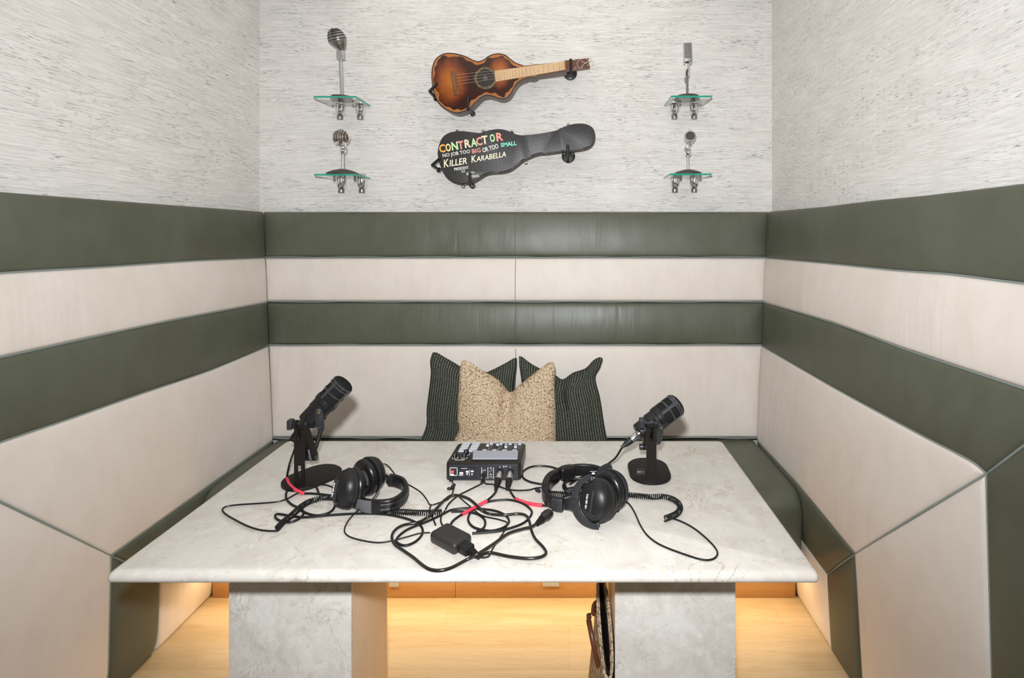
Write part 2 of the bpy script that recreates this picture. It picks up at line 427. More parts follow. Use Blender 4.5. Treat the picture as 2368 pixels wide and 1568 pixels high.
# ------------------------------------------------------------------ upholstery
def XR(z): return interp(z, [(0, .915), (.47, .888), (1.54, .975)])
def XL(z): return interp(z, [(0, -1.432), (.08, -1.408), (.47, -1.398), (1.54, -1.50)])
def YB(z): return interp(z, [(0, 2.45), (.47, 2.45), (1.54, 2.55)])
def patch(bm, A, B, n, th, r, bulge=.006, nu=None, nv=14, rs=None, wave=0):
    """cushion between curve A (bottom/inner) and B (top/outer), lists of points of same direction; n = outward normal"""
    n = Vector(n)
    def res(C, k):
        C = [Vector(c) for c in C]; L = [0]
        for p, q in zip(C, C[1:]): L.append(L[-1]+(q-p).length)
        out = []
        for i in range(k+1):
            f = i/k; f = .5-.5*math.cos(PI*f)*(1) if False else f
            out.append(f)
        def at(f):
            d = f*L[-1]
            for i in range(len(C)-1):
                if d <= L[i+1]+1e-9: return C[i].lerp(C[i+1], (d-L[i])/max(1e-9, L[i+1]-L[i]))
            return C[-1]
        return at, L[-1]
    a, la = res(A, 1); bb, lb = res(B, 1); Lu = (la+lb)/2; Lv = ((A[0]-B[0]).length+(A[-1]-B[-1]).length)/2
    def knots(L, base):
        ks = [0, .25*r, .5*r, .75*r, r]; m = max(2, int(base)); ks += [lerp(r, L-r, i/m) for i in range(1, m)]
        ks += [L-r, L-.75*r, L-.5*r, L-.25*r, L]; return [k/L for k in ks]
    U = knots(Lu, nu or max(4, Lu/.04)); V = knots(Lv, nv)
    def e(d): return math.sqrt(max(0, 1-(1-d/r)**2)) if d < r else 1
    g = []
    for u in U:
        row = []
        for v in V:
            p = a(u).lerp(bb(u), v)
            du, dv = min(u, 1-u)*Lu, min(v, 1-v)*Lv
            o = th*min(e(du), e(dv)) if min(du, dv) < r else th
            o += bulge*(math.sin(PI*v)**.7 if 0 < v < 1 else 0)*min(1, du/.05)
            if wave: o += wave*math.sin(u*Lu*17+3*v)*math.sin(u*Lu*41+1.7)*math.sin(PI*v)*min(1, du/.1)
            row.append(bm.verts.new(p+n*o))
        g.append(row)
    nU, nV = len(U), len(V)
    for i in range(nU-1):
        for j in range(nV-1): bm.faces.new((g[i][j], g[i+1][j], g[i+1][j+1], g[i][j+1]))
    # back board 12 mm behind the seam plane
    bk = {}
    ring = [(i, 0) for i in range(nU)]+[(nU-1, j) for j in range(1, nV)]+[(i, nV-1) for i in range(nU-2, -1, -1)]+[(0, j) for j in range(nV-2, 0, -1)]
    bv = [bm.verts.new(g[i][j].co-n*.012) for i, j in ring]
    for k in range(len(ring)):
        i, j = ring[k]; i2, j2 = ring[(k+1) % len(ring)]
        bm.faces.new((g[i][j], g[i2][j2], bv[(k+1) % len(ring)], bv[k]))
    bm.faces.new(bv)
    return bm
lab = {0: 'dark green padded stripe', 1: 'beige padded stripe'}
SM = lambda k, side: ((MGX, MBX) if side == 'x' else (MGY, MBY))[k % 2]
ZB = [1.542, 1.318, 1.105, .902, .466]           # seam heights on the back run
back = thing('upholstered_wall_panel', 'horizontally striped green and beige leather wall panel behind the bench and pillows', 'panel', (-.26, 2.5, .47))
for k in range(4):
    z1, z0 = ZB[k], ZB[k+1]+(.008 if k == 3 else 0)
    def pt(z, f): return Vector((lerp(XL(z)+.0, XR(z)-.0, f), YB(z), z))
    B_ = [pt(z1, i/20) for i in range(21)]; A_ = [pt(z0+.003, i/20) for i in range(21)]
    b = NB(); patch(b, A_, B_, (0, -1, 0), .020, .016, .010, nu=110, wave=.0007, nv=12)
    obj('beige_padded_panel' if k % 2 else 'green_padded_panel', b, SM(k, 'x'), back)
    b = NB(); tube(b, [p+Vector((0, -.014-.0025*math.sin(i*1.3), .0015*math.sin(i*2.1+k))) for i, p in enumerate(A_)], .0032, 6, 4)
    obj('piping', b, MPIPE, back)
    xm = (1193-CX)*YB((z0+z1)/2)/F; ff = [.03, .05, .08, .12, .2, .3, .4, .5, .6, .7, .8, .88, .92, .95, .97]; hh = z1-z0
    b = NB(); tube(b, [Vector((xm, YB(lerp(z0+.003, z1, f))-(.020*math.sqrt(max(0, 1-(1-min(1, min(f, 1-f)*hh/.016))**2))+.010*math.sin(PI*f)**.7+.0001), lerp(z0+.003, z1, f))) for f in ff], .0013, 6, 3); obj('centre_seam', b, MPIPED, back)

# wings: stripes run forward from the rear corner, then mitre and run down to the floor
ZN = [1.545, 1.333, 1.123, .916, .458, .262]; YC = [.53, .74, .95, 1.16, 1.585, 1.79]
def curve_from_px(px, X):   # px list back -> front
    out = []
    for x, y in px:
        d = F*X/(x-CX); out.append(Vector((X, d, EYE-(y-CY)*d/F)))
    return out
RP = [[(1779, 492), (1909, 478), (2028, 463), (2143, 452), (2368, 425)],
      [(1775, 596), (1913, 608.5), (2077, 625), (2204, 634), (2368, 654.5)],
      [(1766, 697), (1932, 746), (2085, 802), (2238, 853), (2368, 895.5)],
      [(1760, 800), (1932, 895), (2127, 1000), (2210, 1042), (2262, 1070), (2290, 1095)],
      [(1757, 1015), (1857, 1126), (1985, 1280)]]
LP = [[(609, 493), (446, 478), (233, 462), (0, 444)],
      [(613, 594), (446, 603), (241, 617), (0, 631)],
      [(622, 698), (402, 739), (201, 781), (0, 825)],
      [(630, 798), (482, 856), (321, 910), (161, 966), (0, 1020)],
      [(632, 1015), (450, 1143), (250, 1285)]]
def wing(side):
    X = XR if side > 0 else XL; PX = RP if side > 0 else LP
    curves = []
    for k in range(5):
        c = curve_from_px(PX[k], X(ZB[k]))
        c[0].y = YB(ZB[k])-.023; c[0].z = ZB[k]
        if side > 0 and k in (3, 4): c[-1] = Vector((c[-1].x, c[-1].y, c[-1].z))
        elif side < 0 and k == 4: pass
        else:
            last = c[-1]; c.append(Vector((last.x, YC[k], lerp(last.z, ZN[k], .5))))
        curves.append(c)
    c5 = [Vector((X(.27), 2.418, .27)), Vector((X(.27), 1.79 if side > 0 else 1.762, .27 if side < 0 else .262))]; curves.append(c5)
    c6 = [Vector((X(0), 2.418, .0)), Vector((X(0), 1.79, 0))]
    n = (-1, 0, 0) if side > 0 else (1, 0, 0)
    root = thing('upholstered_side_panel', ('striped leather side panel on the right wall, its mitred beige corner fully in view' if side > 0 else 'striped leather side panel on the left wall beside the left table corner'), 'panel', (X(0)+.05*side, 1.5, 0))
    sgn = Vector(n)
    for k in range(5):
        B_, A_ = curves[k], curves[k+1]
        b = NB(); patch(b, A_, B_, n, .014, .014, .009, nu=70, nv=14, wave=.0006)
        obj('green_padded_stripe' if k % 2 == 0 else 'beige_padded_stripe', b, SM(k, 'y'), root)
        # vertical run below the mitre
        t0, t1 = B_[-1], A_[-1]
        A2 = [t1+Vector((0, 0, 0)), Vector((X(0), t1.y+.01, 0))]; B2 = [t0, Vector((X(0), t0.y-.01, 0))]
        def down(t, kk):
            out = [t.copy()]
            for f in (.25, .5, .75, .88, .95, 1):
                z = t.z*(1-f); x = X(z) if kk >= 4 else side*max(abs(t.x), abs(X(z)))
                out.append(Vector((x, t.y-(.035*f if kk == 3 and side > 0 else 0), z)))
            return out
        A2, B2 = down(t1, k+1), down(t0, k)
        b = NB(); patch(b, A2, B2, n, .014, .014, .010, nu=30, nv=14)
        obj('green_padded_post' if k % 2 == 0 else 'beige_padded_post', b, SM(k, 'y'), root)
        b = NB(); tube(b, [p+sgn*.009 for p in A_], .0030, 6, 4); obj('piping', b, MPIPE, root)
        b = NB(); tube(b, [t0+sgn*.006, (t0+t1)/2+sgn*.010, t1+sgn*.006], .0026, 6, 4); obj('mitre_seam', b, MPIPE, root)
        b = NB(); tube(b, [p+sgn*.009 for p in A2], .0026, 6, 4); obj('piping', b, MPIPE, root)
    b = NB(); patch(b, [c6[0], c6[1]], [curves[5][0], curves[5][-1]], n, .012, .014, .004, nv=8); obj('beige_padded_stripe', b, MBY, root)
wing(1); wing(-1)

# bench seat
bench = thing('banquette_bench', 'dark green leather bench seat on an oak plinth behind the marble table', 'bench', (-.26, 2.2, 0))
b = NB()
prof = []
y0, y1, zt, zb_ = 1.925, 2.44, .468, .20
for i in range(9): a = PI/2*i/8; prof.append((y0+.075-.075*math.sin(a), zt-.075+.075*math.cos(a)))
poly = [(y1, zt)]+[(y0+.3, zt+.004), (y0+.12, zt+.002)]+prof+[(y0+.004, zb_+.02), (y0+.02, zb_), (y1, zb_)]
xs_ = [XL(.4)+.024, XL(.4)+.03, XL(.4)+.04]+[lerp(XL(.4)+.05, XR(.4)-.05, i/30) for i in range(31)]+[XR(.4)-.04, XR(.4)-.03, XR(.4)-.024]
rings = []
for i, x in enumerate(xs_):
    q = min(i, len(xs_)-1-i); sh = [.016, .005, .0015, 0][min(q, 3)]
    cy_, cz_ = 2.2, .33
    rings.append([b.verts.new((x, y+(sh if y < cy_ else 0), z-(sh if z > cz_ else 0))) for y, z in poly])
for A_, B_ in zip(rings, rings[1:]):
    for j in range(len(poly)): b.faces.new((A_[j], A_[(j+1) % len(poly)], B_[(j+1) % len(poly)], B_[j]))
b.faces.new(rings[0]); b.faces.new(rings[-1])
obj('seat_cushion', b, MGX, bench)
b = NB(); bx(b, (XL(0)+.024, 2.045, 0), (-.45, 2.43, .199), .002); bx(b, (-.449, 2.045, 0), (XR(0)-.024, 2.43, .199), .002); obj('plinth', b, MPLINTH, bench)
MLED = mat('warm_led_strip', (1, .8, .5), .5); MLED.node_tree.nodes['Principled BSDF'].inputs['Emission Color'].default_value = (1, .7, .36, 1); MLED.node_tree.nodes['Principled BSDF'].inputs['Emission Strength'].default_value = 6
b = NB(); bx(b, (XL(0)+.05, 2.03, .188), (XR(0)-.05, 2.042, .198), .001); obj('led_strip', b, MLED, bench)
for n_, (xa, xb, yb, lbl) in enumerate(((900, 922, 1357, 'small white socket plate on the oak plinth nearest the left table pedestal'), (1255, 1293, 1356, 'small white socket plate on the oak plinth nearest the straw bag'))):
    p0, p1 = P(xa, yb, 2.041), P(xb, yb, 2.041)
    t_ = thing('socket_plate', lbl, 'socket', ((p0.x+p1.x)/2, 2.041, p0.z), group='white socket plates on the plinth')
    b = NB(); bx(b, (p0.x, 2.038, p0.z), (p1.x, 2.0449, p0.z+.045), .002); obj('plate', b, MWHT, t_)
    b = NB(); cyl(b, ((p0.x+p1.x)/2, 2.0385, p0.z+.02), ((p0.x+p1.x)/2, 2.0372, p0.z+.02), .003); obj('screw', b, MNICK, t_)

# ------------------------------------------------------------------ table
TX0, TX1, TY0, TY1, TZ = -.956, .517, 1.066, 1.754, .74
table = thing('marble_table', 'rectangular cream marble table on two stone faced pedestals filling the middle of the booth', 'table', (-.22, 1.41, 0))
b = NB()
ol = []
for cx_, cy_, a in ((TX1-.012, TY1-.012, 0), (TX0+.012, TY1-.012, PI/2), (TX0+.012, TY0+.012, PI), (TX1-.012, TY0+.012, 3*PI/2)):
    for i in range(5): ol.append((cx_+.012*math.cos(a+PI/8*i), cy_+.012*math.sin(a+PI/8*i)))
prof = [(0.006, 0), (.0015, .002), (0, .007), (.001, .012), (.004, .0175), (.009, .0205), (.014, .022)]  # inset, height
ctr = Vector(((TX0+TX1)/2, (TY0+TY1)/2))
rings = []
for ins, h in prof:
    rr = []
    for x, y in ol:
        sx = 1-ins/((TX1-TX0)/2); sy = 1-ins/((TY1-TY0)/2)
        rr.append(b.verts.new((ctr.x+(x-ctr.x)*sx, ctr.y+(y-ctr.y)*sy, TZ-.022+h)))
    rings.append(rr)
for A_, B_ in zip(rings, rings[1:]):
    for j in range(len(ol)): b.faces.new((A_[j], A_[(j+1) % len(ol)], B_[(j+1) % len(ol)], B_[j]))
b.faces.new(rings[0][::-1]); b.faces.new(rings[-1])
obj('tabletop', b, MSTONE, table, auto=math.radians(60))
LY0, LY1 = 1.32, 1.584
for xa, xb in (((529-CX)*LY0/F, (812-CX)*LY0/F), ((1422-CX)*LY0/F, (1701-CX)*LY0/F)):
    b = NB(); bx(b, (xa+.001, LY0+.012, 0), (xb-.001, LY1, TZ-.0222), .001); pd = obj('pedestal', b, MPLY, table)
    b = NB(); bx(b, (xa, LY0, 0), (xb, LY0+.0119, TZ-.0222), .001); obj('stone_face', b, MSTONEF, pd)

# ------------------------------------------------------------------ pillows
def poly_at(pts):
    pts = [Vector(p) for p in pts]; L = [0]
    for p, q in zip(pts, pts[1:]): L.append(L[-1]+(q-p).length)
    def f(t):
        d = t*L[-1]
        for i in range(len(pts)-1):
            if d <= L[i+1]+1e-9: return pts[i].lerp(pts[i+1], (d-L[i])/max(1e-9, L[i+1]-L[i]))
        return pts[-1]
    return f
def pillow(m, Y, left, right, top, bot, T_, label, notch_u, dents=(), lean=.0):
    c = lambda q: [Vector(((960+x/4.933-CX)*Y/F, 0, EYE-(790+y/4.933-CY)*Y/F)) for x, y in q]
    Lf, Rf, Tf, Bf = [poly_at(crom(c(q), 6)) for q in (left, right, top, bot)]   # left/right bottom->top, top/bot left->right
    P00, P10, P01, P11 = Lf(0), Rf(0), Lf(1), Rf(1)
    N = 56; b = NB(); uvl = b.loops.layers.uv.new('UVMap'); uvm = {}
    W = (P10-P00).length; H = (P01-P00).length
    def S(u, v):
        p = Lf(v)*(1-u)+Rf(v)*u+Bf(u)*(1-v)+Tf(u)*v-(P00*(1-u)*(1-v)+P10*u*(1-v)+P01*(1-u)*v+P11*u*v)
        a, c_ = 2*u-1, 2*v-1
        t = T_*(max(0, (1-a*a))*max(0, (1-c_*c_)))**.42
        cr = math.exp(-((u-notch_u)/.07)**2)*math.exp(-((1-v)/.33)**2)
        t *= 1-.55*cr
        for du, dv, su, sv, am in dents: t += am*math.exp(-((u-du)/su)**2-((v-dv)/sv)**2)*min(1, 6*u, 6*(1-u), 6*v, 6*(1-v))
        return p, max(t, 0), 0
    for sd in (0, 1):
        g = {}
        for i in range(N+1):
            for j in range(N+1):
                u, v = i/N, j/N; p, t, _ = S(u, v)
                vv = b.verts.new(Vector((p.x, Y+lean*(v-.5)+(-t if sd == 0 else t*.7), p.z))); g[i, j] = vv; uvm[vv] = (u*W, v*H)
        for i in range(N):
            for j in range(N):
                q = [g[i, j], g[i+1, j], g[i+1, j+1], g[i, j+1]]
                f = b.faces.new(q if sd == 0 else q[::-1])
                for lp in f.loops: lp[uvl].uv = uvm[lp.vert]
    bmesh.ops.remove_doubles(b, verts=b.verts, dist=1e-5)
    return own('throw_pillow', b, m, label, 'pillow', 'pillows on the rear bench')
pillow(MCORDU, 2.33, [(70, 1221), (78, 1150), (85, 1100), (140, 930), (135, 750), (162, 400), (147, 250), (170, 150)],
       [(1110, 1221), (1115, 1100), (1120, 800), (1132, 500), (1152, 300), (1150, 207)],
       [(170, 150), (220, 148), (320, 205), (480, 300), (640, 420), (810, 372), (1000, 280), (1100, 222), (1150, 207)],
       [(70, 1221), (600, 1224), (1110, 1221)], .075, 'dark green corduroy pillow on the left, standing behind the beige woven one', .47, [(.1, .35, .05, .2, -.02)], .08)
pillow(MCORDU, 2.33, [(1240, 1221), (1240, 1100), (1230, 700), (1205, 450), (1180, 300), (1175, 190)],
       [(2195, 1221), (2185, 1100), (2150, 900), (2110, 640), (2060, 430), (2115, 320), (2148, 225)],
       [(1175, 190), (1215, 200), (1300, 265), (1410, 328), (1590, 405), (1682, 458), (1800, 382), (1945, 330), (2040, 235), (2120, 200), (2148, 225)],
       [(1240, 1221), (1700, 1224), (2195, 1221)], .075, 'dark green corduroy pillow on the right with a sharply bent ear', .47, [(.55, .72, .04, .16, -.03), (.9, .45, .05, .25, -.02)], .08)
pillow(MWEAVE, 2.17, [(440, 1395), (465, 1250), (462, 1100), (505, 990), (485, 850), (490, 500), (498, 300), (520, 240)],
       [(1620, 1395), (1610, 1250), (1606, 1000), (1600, 750), (1588, 500), (1594, 320), (1575, 250)],
       [(520, 240), (600, 245), (700, 318), (850, 402), (960, 480), (1072, 600), (1180, 520), (1330, 400), (1460, 300), (1530, 252), (1575, 250)],
       [(440, 1395), (1000, 1397), (1620, 1395)], .085, 'beige basket weave pillow in front with a deep V chop in its top', .49, [], .06)

# ------------------------------------------------------------------ wall display: guitar, case, hooks
def gp(x, y, Y): return P(960+x/4.237, 90+y/4.237, Y)
def ycap(bm, pts, y_front, thick, bev):
    """slab with outline pts (world, same y) facing -y, rounded front edge; returns bm"""
    M = Matrix(((1, 0, 0, 0), (0, 0, -1, y_front+thick), (0, 1, 0, 0), (0, 0, 0, 1)))
    return prism(bm, [(p.x, p.z) for p in pts], thick, M, bev, 3)
def inset(ol, d, wob=None):
    n = len(ol); out = []
    A = sum(ol[i].x*ol[(i+1) % n].z-ol[(i+1) % n].x*ol[i].z for i in range(n))
    sg = 1 if A > 0 else -1
    for i in range(n):
        t = ol[(i+1) % n]-ol[i-1]; t.normalize(); nn = Vector((-t.z, 0, t.x))*sg
        out.append(ol[i]+nn*(d+(wob(i/n) if wob else 0)))
    return out
GB = [(1060, 262), (985, 235), (930, 195), (885, 160), (830, 145), (770, 150), (720, 170), (670, 205), (620, 222), (570, 210), (510, 180), (440, 155), (370, 142), (300, 142), (240, 165), (195, 210), (172, 270), (163, 340), (166, 420), (178, 500), (200, 570), (235, 630), (290, 680), (350, 712), (410, 725), (470, 712), (530, 680), (580, 635), (620, 592), (660, 562), (710, 552), (760, 562), (810, 580), (860, 585), (910, 565), (945, 525), (970, 480), (1000, 435), (1045, 400), (1110, 376), (1200, 360)]
YF = 2.495
guitar = thing('acoustic_guitar', 'small sunburst guitar with scalloped dark border hung above the black lettered case', 'guitar', gp(600, 450, 2.58))
body = crom([gp(x, y, YF) for x, y in GB]+[gp(1200, 244, YF)], 4)
gb = obj('body', ycap(NB(), body, YF, .078, .003), MGSIDE, guitar)
face = inset(body, .0035)
obj('amber_border', ycap(NB(), face, YF-.0012, .0016, 0), MGBAND, gb)
# dark scalloped field: sunburst that belongs to the varnish
def m_burst():
    m = mat('sunburst_varnish', (.4, .12, .02), .24, 0, .55); t = NT(m)
    c1, c2 = gp(350, 420, YF), gp(830, 330, YF)
    tc = t.n('ShaderNodeTexCoord')
    def rad(c, sx, sz):
        mp = t.n('ShaderNodeMapping'); mp.inputs['Location'].default_value = (-(c.x-guitar.location.x)/sx, 0, -(c.z-guitar.location.z)/sz)
        mp.inputs['Scale'].default_value = (1/sx, 0, 1/sz); t.l(tc.outputs['Object'], mp.inputs[0])
        L = t.n('ShaderNodeVectorMath', operation='LENGTH'); t.l(mp.outputs[0], L.inputs[0]); return L.outputs['Value']
    r = t.math('MINIMUM', rad(c1, .088, .125), rad(c2, .062, .085))
    nz = t.noise(t.coords((1, 1, 1)), 22, 5, .6); r = t.math('ADD', r, t.math('MULTIPLY', t.math('SUBTRACT', nz, .5), .5))
    c = t.ramp(r, [(.15, (.42, .135, .018)), (.55, (.27, .065, .012)), (.85, (.10, .020, .006)), (1.0, (.035, .008, .004))])
    t.color(c); return m
def scal(u):
    a = u*2*PI
    return .004*math.sin(a*11)+.003*math.sin(a*17+1)+.0025*math.sin(a*29+2)
fld = [p for p in inset(body, .013, scal)]
cut = gp(1010, 300, YF).x
fld = [Vector((min(p.x, cut), p.y, p.z)) for p in fld]
obj('sunburst_field', ycap(NB(), fld, YF-.0020, .0010, 0), m_burst(), gb)
# binding line
b = NB(); tube(b, [p+Vector((0, -.0005, 0)) for p in body[:4*40]], .0016, 6, 0); obj('binding', b, MBLK, gb)
# sound hole and rosette
hc = gp(690, 385, YF)
Mh = Matrix.Translation((hc.x, YF-.0022, hc.z)) @ Matrix.Rotation(PI/2, 4, 'X')
b = NB(); lathe(b, [(.0545, 0), (.0545, .0006), (.0415, .0006), (.0415, 0)], Mh, 48); rs = obj('rosette', b, m_distressed('rosette_inlay', (.05, .035, .015), (.45, .34, .16), .3, 260, .50), gb)
for r_ in (.0545, .0415):
    b = NB(); tube(b, [Mh @ Vector((r_*math.cos(q), r_*math.sin(q), .0008)) for q in [2*PI*i/40 for i in range(40)]], .0008, 5, 0, True); obj('rosette_ring', b, MBLK, rs)
b = NB(); lathe(b, [(.0405, .0004), (0, .0004)], Mh, 40); lathe(b, [(.0405, .0004), (.0405, .001), (.0385, .001), (.0385, .0002)], Mh, 40); obj('sound_hole', b, mat('sound_hole_dark', (.022, .013, .010), .6), gb)
b = NB(); cc = hc
for q in range(9):
    a = q*.7; tube(b, [Vector((hc.x+.014*math.cos(a)*(.3+.1*q % 1), YF-.0030, hc.z+.014*math.sin(a))), Vector((hc.x+.006*math.cos(a+1), YF-.0030, hc.z+.008*math.sin(a+2)))], .0006, 4, 0)
obj('paper_label', b, mat('faded_label', (.35, .30, .27), .7), gb)
# bridge
def quad_slab(name, pts, yf, th, m, par, bev=.001):
    return obj(name, ycap(NB(), [gp(x, y, YF) for x, y in pts], yf, th, bev), m, par)
br = quad_slab('bridge', [(350, 322), (402, 315), (438, 545), (386, 552)], YF-.010, .0085, mat('bridge_wood', (.17, .065, .022), .3), gb, .002)
b = NB()
for i in range(8):
    p = gp(lerp(375, 398, i/7), lerp(370, 492, i/7), YF); cyl(b, (p.x, YF-.0095, p.z), (p.x, YF-.0135, p.z), .0022, n=10)
obj_split('bridge_pin', b, MBRASS, br)
# neck, fretboard, head
nk = quad_slab('neck', [(1040, 262), (1480, 216), (1486, 312), (1200, 352), (1120, 372), (1045, 398)], YF+.002, .0755, MGSIDE, guitar, .004)
fb = quad_slab('fretboard', [(780, 318), (1465, 222), (1475, 303), (790, 423)], YF-.0065, .006, MFRET, guitar, .001)
b = NB()
for i in range(1, 19):
    d = 1-2**(-i/12); f = 1-d/(1-2**(-19/12)); f = max(0, min(1, f))
    p0, p1 = gp(lerp(780, 1465, f), lerp(320, 224, f), YF-.0068), gp(lerp(790, 1475, f), lerp(421, 301, f), YF-.0068)
    cyl(b, p0, p1, .0006, n=6)
obj_split('fret', b, MGUN, fb)
b = NB()
for i in range(4):
    f = (i+.5)/4; p0 = gp(lerp(402, 425, f), lerp(345, 470, f), YF); p0.y = YF-.013
    p1 = gp(lerp(1467, 1473, f), lerp(228, 298, f), YF); p1.y = YF-.009
    tube(b, [p0, p1], .00055, 5, 0)
obj_split('string', b, mat('steel_string', (.75, .73, .7), .3, 1), guitar)
hd = quad_slab('headstock', [(1462, 212), (1700, 188), (1712, 283), (1480, 316)], YF-.002, .018, MGHEAD, guitar, .0015)
b = NB(); p0, p1 = gp(1464, 212, YF-.008), gp(1474, 306, YF-.008); cyl(b, p0, p1, .0028, n=8); obj('nut', b, MBRASS, hd)
b = NB()
for x, y in ((1560, 215), (1570, 290), (1625, 205), (1635, 285), (1680, 200), (1690, 265)):
    p = gp(x, y, YF); cyl(b, (p.x, YF-.002, p.z), (p.x, YF-.012, p.z), .0028, n=10)
obj_split('tuning_peg', b, MNICK, hd)
b = NB()
tube(b, [gp(x, y, YF-.014-.003*(i % 3)) for i, (x, y) in enumerate([(1590, 225), (1610, 207), (1590, 230), (1592, 270), (1620, 290), (1650, 250), (1690, 225), (1715, 190), (1712, 165)])], .0009, 5)
tube(b, [gp(x, y, YF-.016) for x, y in [(1625, 212), (1660, 235), (1700, 220), (1735, 205), (1742, 235), (1720, 260), (1700, 240), (1720, 215)]], .0009, 5)
tube(b, [gp(x, y, YF-.012) for x, y in [(1680, 200), (1705, 210), (1725, 185), (1705, 178)]], .0008, 5)
obj_split('loose_string_end', b, mat('pale_string', (.85, .83, .8), .35, .6), hd)

GC = [(218, 1130), (228, 1060), (250, 990), (290, 940), (350, 912), (420, 902), (500, 905), (580, 917), (640, 919), (700, 902), (760, 887), (820, 882), (880, 890), (930, 907), (980, 930), (1040, 942), (1120, 940), (1200, 930), (1300, 915), (1380, 895), (1440, 868), (1500, 845), (1560, 830), (1620, 826), (1680, 834), (1730, 860), (1757, 900), (1765, 950), (1758, 1000), (1735, 1040), (1690, 1065), (1620, 1080), (1540, 1090), (1450, 1095), (1380, 1105), (1300, 1115), (1220, 1122), (1160, 1138), (1100, 1165), (1050, 1190), (1010, 1222), (960, 1260), (910, 1290), (850, 1305), (790, 1310), (720, 1316), (660, 1337), (600, 1375), (550, 1402), (480, 1420), (410, 1415), (350, 1390), (300, 1350), (265, 1290), (238, 1220)]
YC0 = 2.485
case = thing('guitar_case', 'worn black guitar case lettered CONTRACTOR, hung below the sunburst guitar', 'guitar case', gp(600, 1200, 2.58))
oc = crom([gp(x, y, YC0) for x, y in GC], 4, True)
cb = obj('case_body', ycap(NB(), [p.lerp(oc[0], 0) for p in inset(oc, .001)], YC0+.022, .064, .004), MCASEE, case)
obj('lid', ycap(NB(), oc, YC0, .024, .005), MCASE, case)
b = NB(); tube(b, [p+Vector((0, .0245, 0)) for p in oc], .0018, 6, 0, True); obj('lid_edge', b, MCASEE, case)
b = NB(); tube(b, [p+Vector((0, .003, 0)) for p in inset(oc, .0045)], .0011, 6, 0, True); obj('front_seam', b, MCASEE, case)
b = NB()
for x, y in ((415, 900), (672, 903), (950, 905), (1500, 838), (1085, 1212), (470, 1445)):
    p = gp(x, y, YC0+.025); bx(b, (p.x-.006, YC0+.012, p.z-.004), (p.x+.006, YC0+.040, p.z+.004), .0015)
obj_split('clasp', b, MGUN, case)
ltr = tag(obj('lettering', NB(), MWTXT, case), None)
cols = {'o': (.85, .38, .06), 'y': (.80, .66, .25), 'g': (.45, .68, .36), 'r': (.86, .30, .24), 'b': (.78, .66, .46), 'w': (.78, .76, .72), 't': (.20, .62, .48), 'c': (.82, .74, .55)}
MCOL = {k: m_distressed('paint_'+n_, v, tuple(x*.55 for x in v), .6, 300, .60) for (k, v), n_ in zip(cols.items(), ('orange', 'yellow', 'light_green', 'coral', 'straw', 'white', 'teal', 'cream'))}
YT = YC0-.0012
word = [('C', 'o', 240, 300, 1118), ('O', 'y', 304, 356, 1108), ('N', 'g', 362, 424, 1094), ('T', 'r', 426, 480, 1086), ('R', 'b', 490, 550, 1070), ('A', 'g', 550, 612, 1060), ('C', 'r', 603, 662, 1048), ('T', 'b', 658, 716, 1034), ('O', 'g', 738, 788, 1015), ('R', 'r', 800, 866, 1004)]
def up_(p, dx=.0, dz=1): return Vector((dx, 0, dz))
def letter(s, colr, x0, y0, x1, y1, h, shear=0, bold=.012, name='lettering'):
    b = NB(); text_on(b, s, gp(x0, y0, YT), gp(x1, y1, YT), h*YC0/F/4.237, (-.17, 0, 1), .0006, shear, bold)
    o = obj(name, b, MCOL[colr], ltr, smooth=False); return o
for ch, c_, x0, x1, yb in word: letter(ch, c_, x0, yb, x1, yb-8, 82 if ch != 'O' else 80, 0, .03, 'painted_letter')
letter('NO JOB TOO', 'w', 274, 1172, 542, 1128, 46, name='painted_word')
letter('BIG', 'r', 560, 1124, 645, 1110, 44, name='painted_word')
letter('OR TOO', 'w', 666, 1115, 820, 1070, 46, name='painted_word')
letter('SMALL', 't', 842, 1062, 996, 1040, 42, bold=.03, name='painted_word')
letter('K', 'c', 283, 1262, 340, 1250, 76, .25, name='painted_word'); letter('ILLER', 'c', 338, 1250, 510, 1224, 62, .25, name='painted_word')
letter('K', 'c', 553, 1214, 606, 1204, 68, .25, name='painted_word'); letter('ARABELLA', 'c', 600, 1204, 892, 1152, 50, .25, name='painted_word')
letter('PRESIDENT', 'w', 385, 1292, 527, 1272, 28, name='painted_word'); letter('V.P.', 'w', 454, 1314, 495, 1306, 24, name='painted_word')
letter("SEC'TY.", 'w', 505, 1336, 588, 1322, 25, name='painted_word'); letter('TREAS.', 'w', 552, 1364, 632, 1350, 26, name='painted_word')

def hook(name, label, wall, elbow, tip, plate=None, group=None):
    W_ = gp(*wall, 2.594); E = gp(*elbow, 2.462); Tp = gp(*tip, 2.455)
    t_ = thing(name, label, 'wall hook', W_, group=group)
    b = NB()
    if plate:
        c = gp(*plate, 2.594); cyl(b, (c.x, 2.5995, c.z), (c.x, 2.590, c.z), .034, .033, 32, .002); 
    else: cyl(b, (W_.x, 2.5995, W_.z), (W_.x, 2.588, W_.z), .013, n=20, bev=.002); c = W_
    pl = obj('base_plate', b, MBLK, t_)
    if plate:
        for a in (PI/6, 5*PI/6, 3*PI/2):
            b = NB(); ell(b, (c.x+.024*math.cos(a), 2.589, c.z+.024*math.sin(a)*1), (.004, .002, .004), nu=10, nv=6); obj('screw', b, MNICK, pl)
    b = NB(); m1 = W_.lerp(E, .9); m2 = E.lerp(Tp, .12)
    sweep(b, crom([W_, W_.lerp(E, .45), m1, E, m2, E.lerp(Tp, .6), Tp], 5), circ(.0066, 12)); ell(b, Tp, (.0066, .0066, .0066), nu=12, nv=8)
    obj('arm', b, MBLK, t_)
hook('wall_hook', 'black hook under the left tail end of the sunburst guitar', (205, 585), (143, 512), (213, 440))
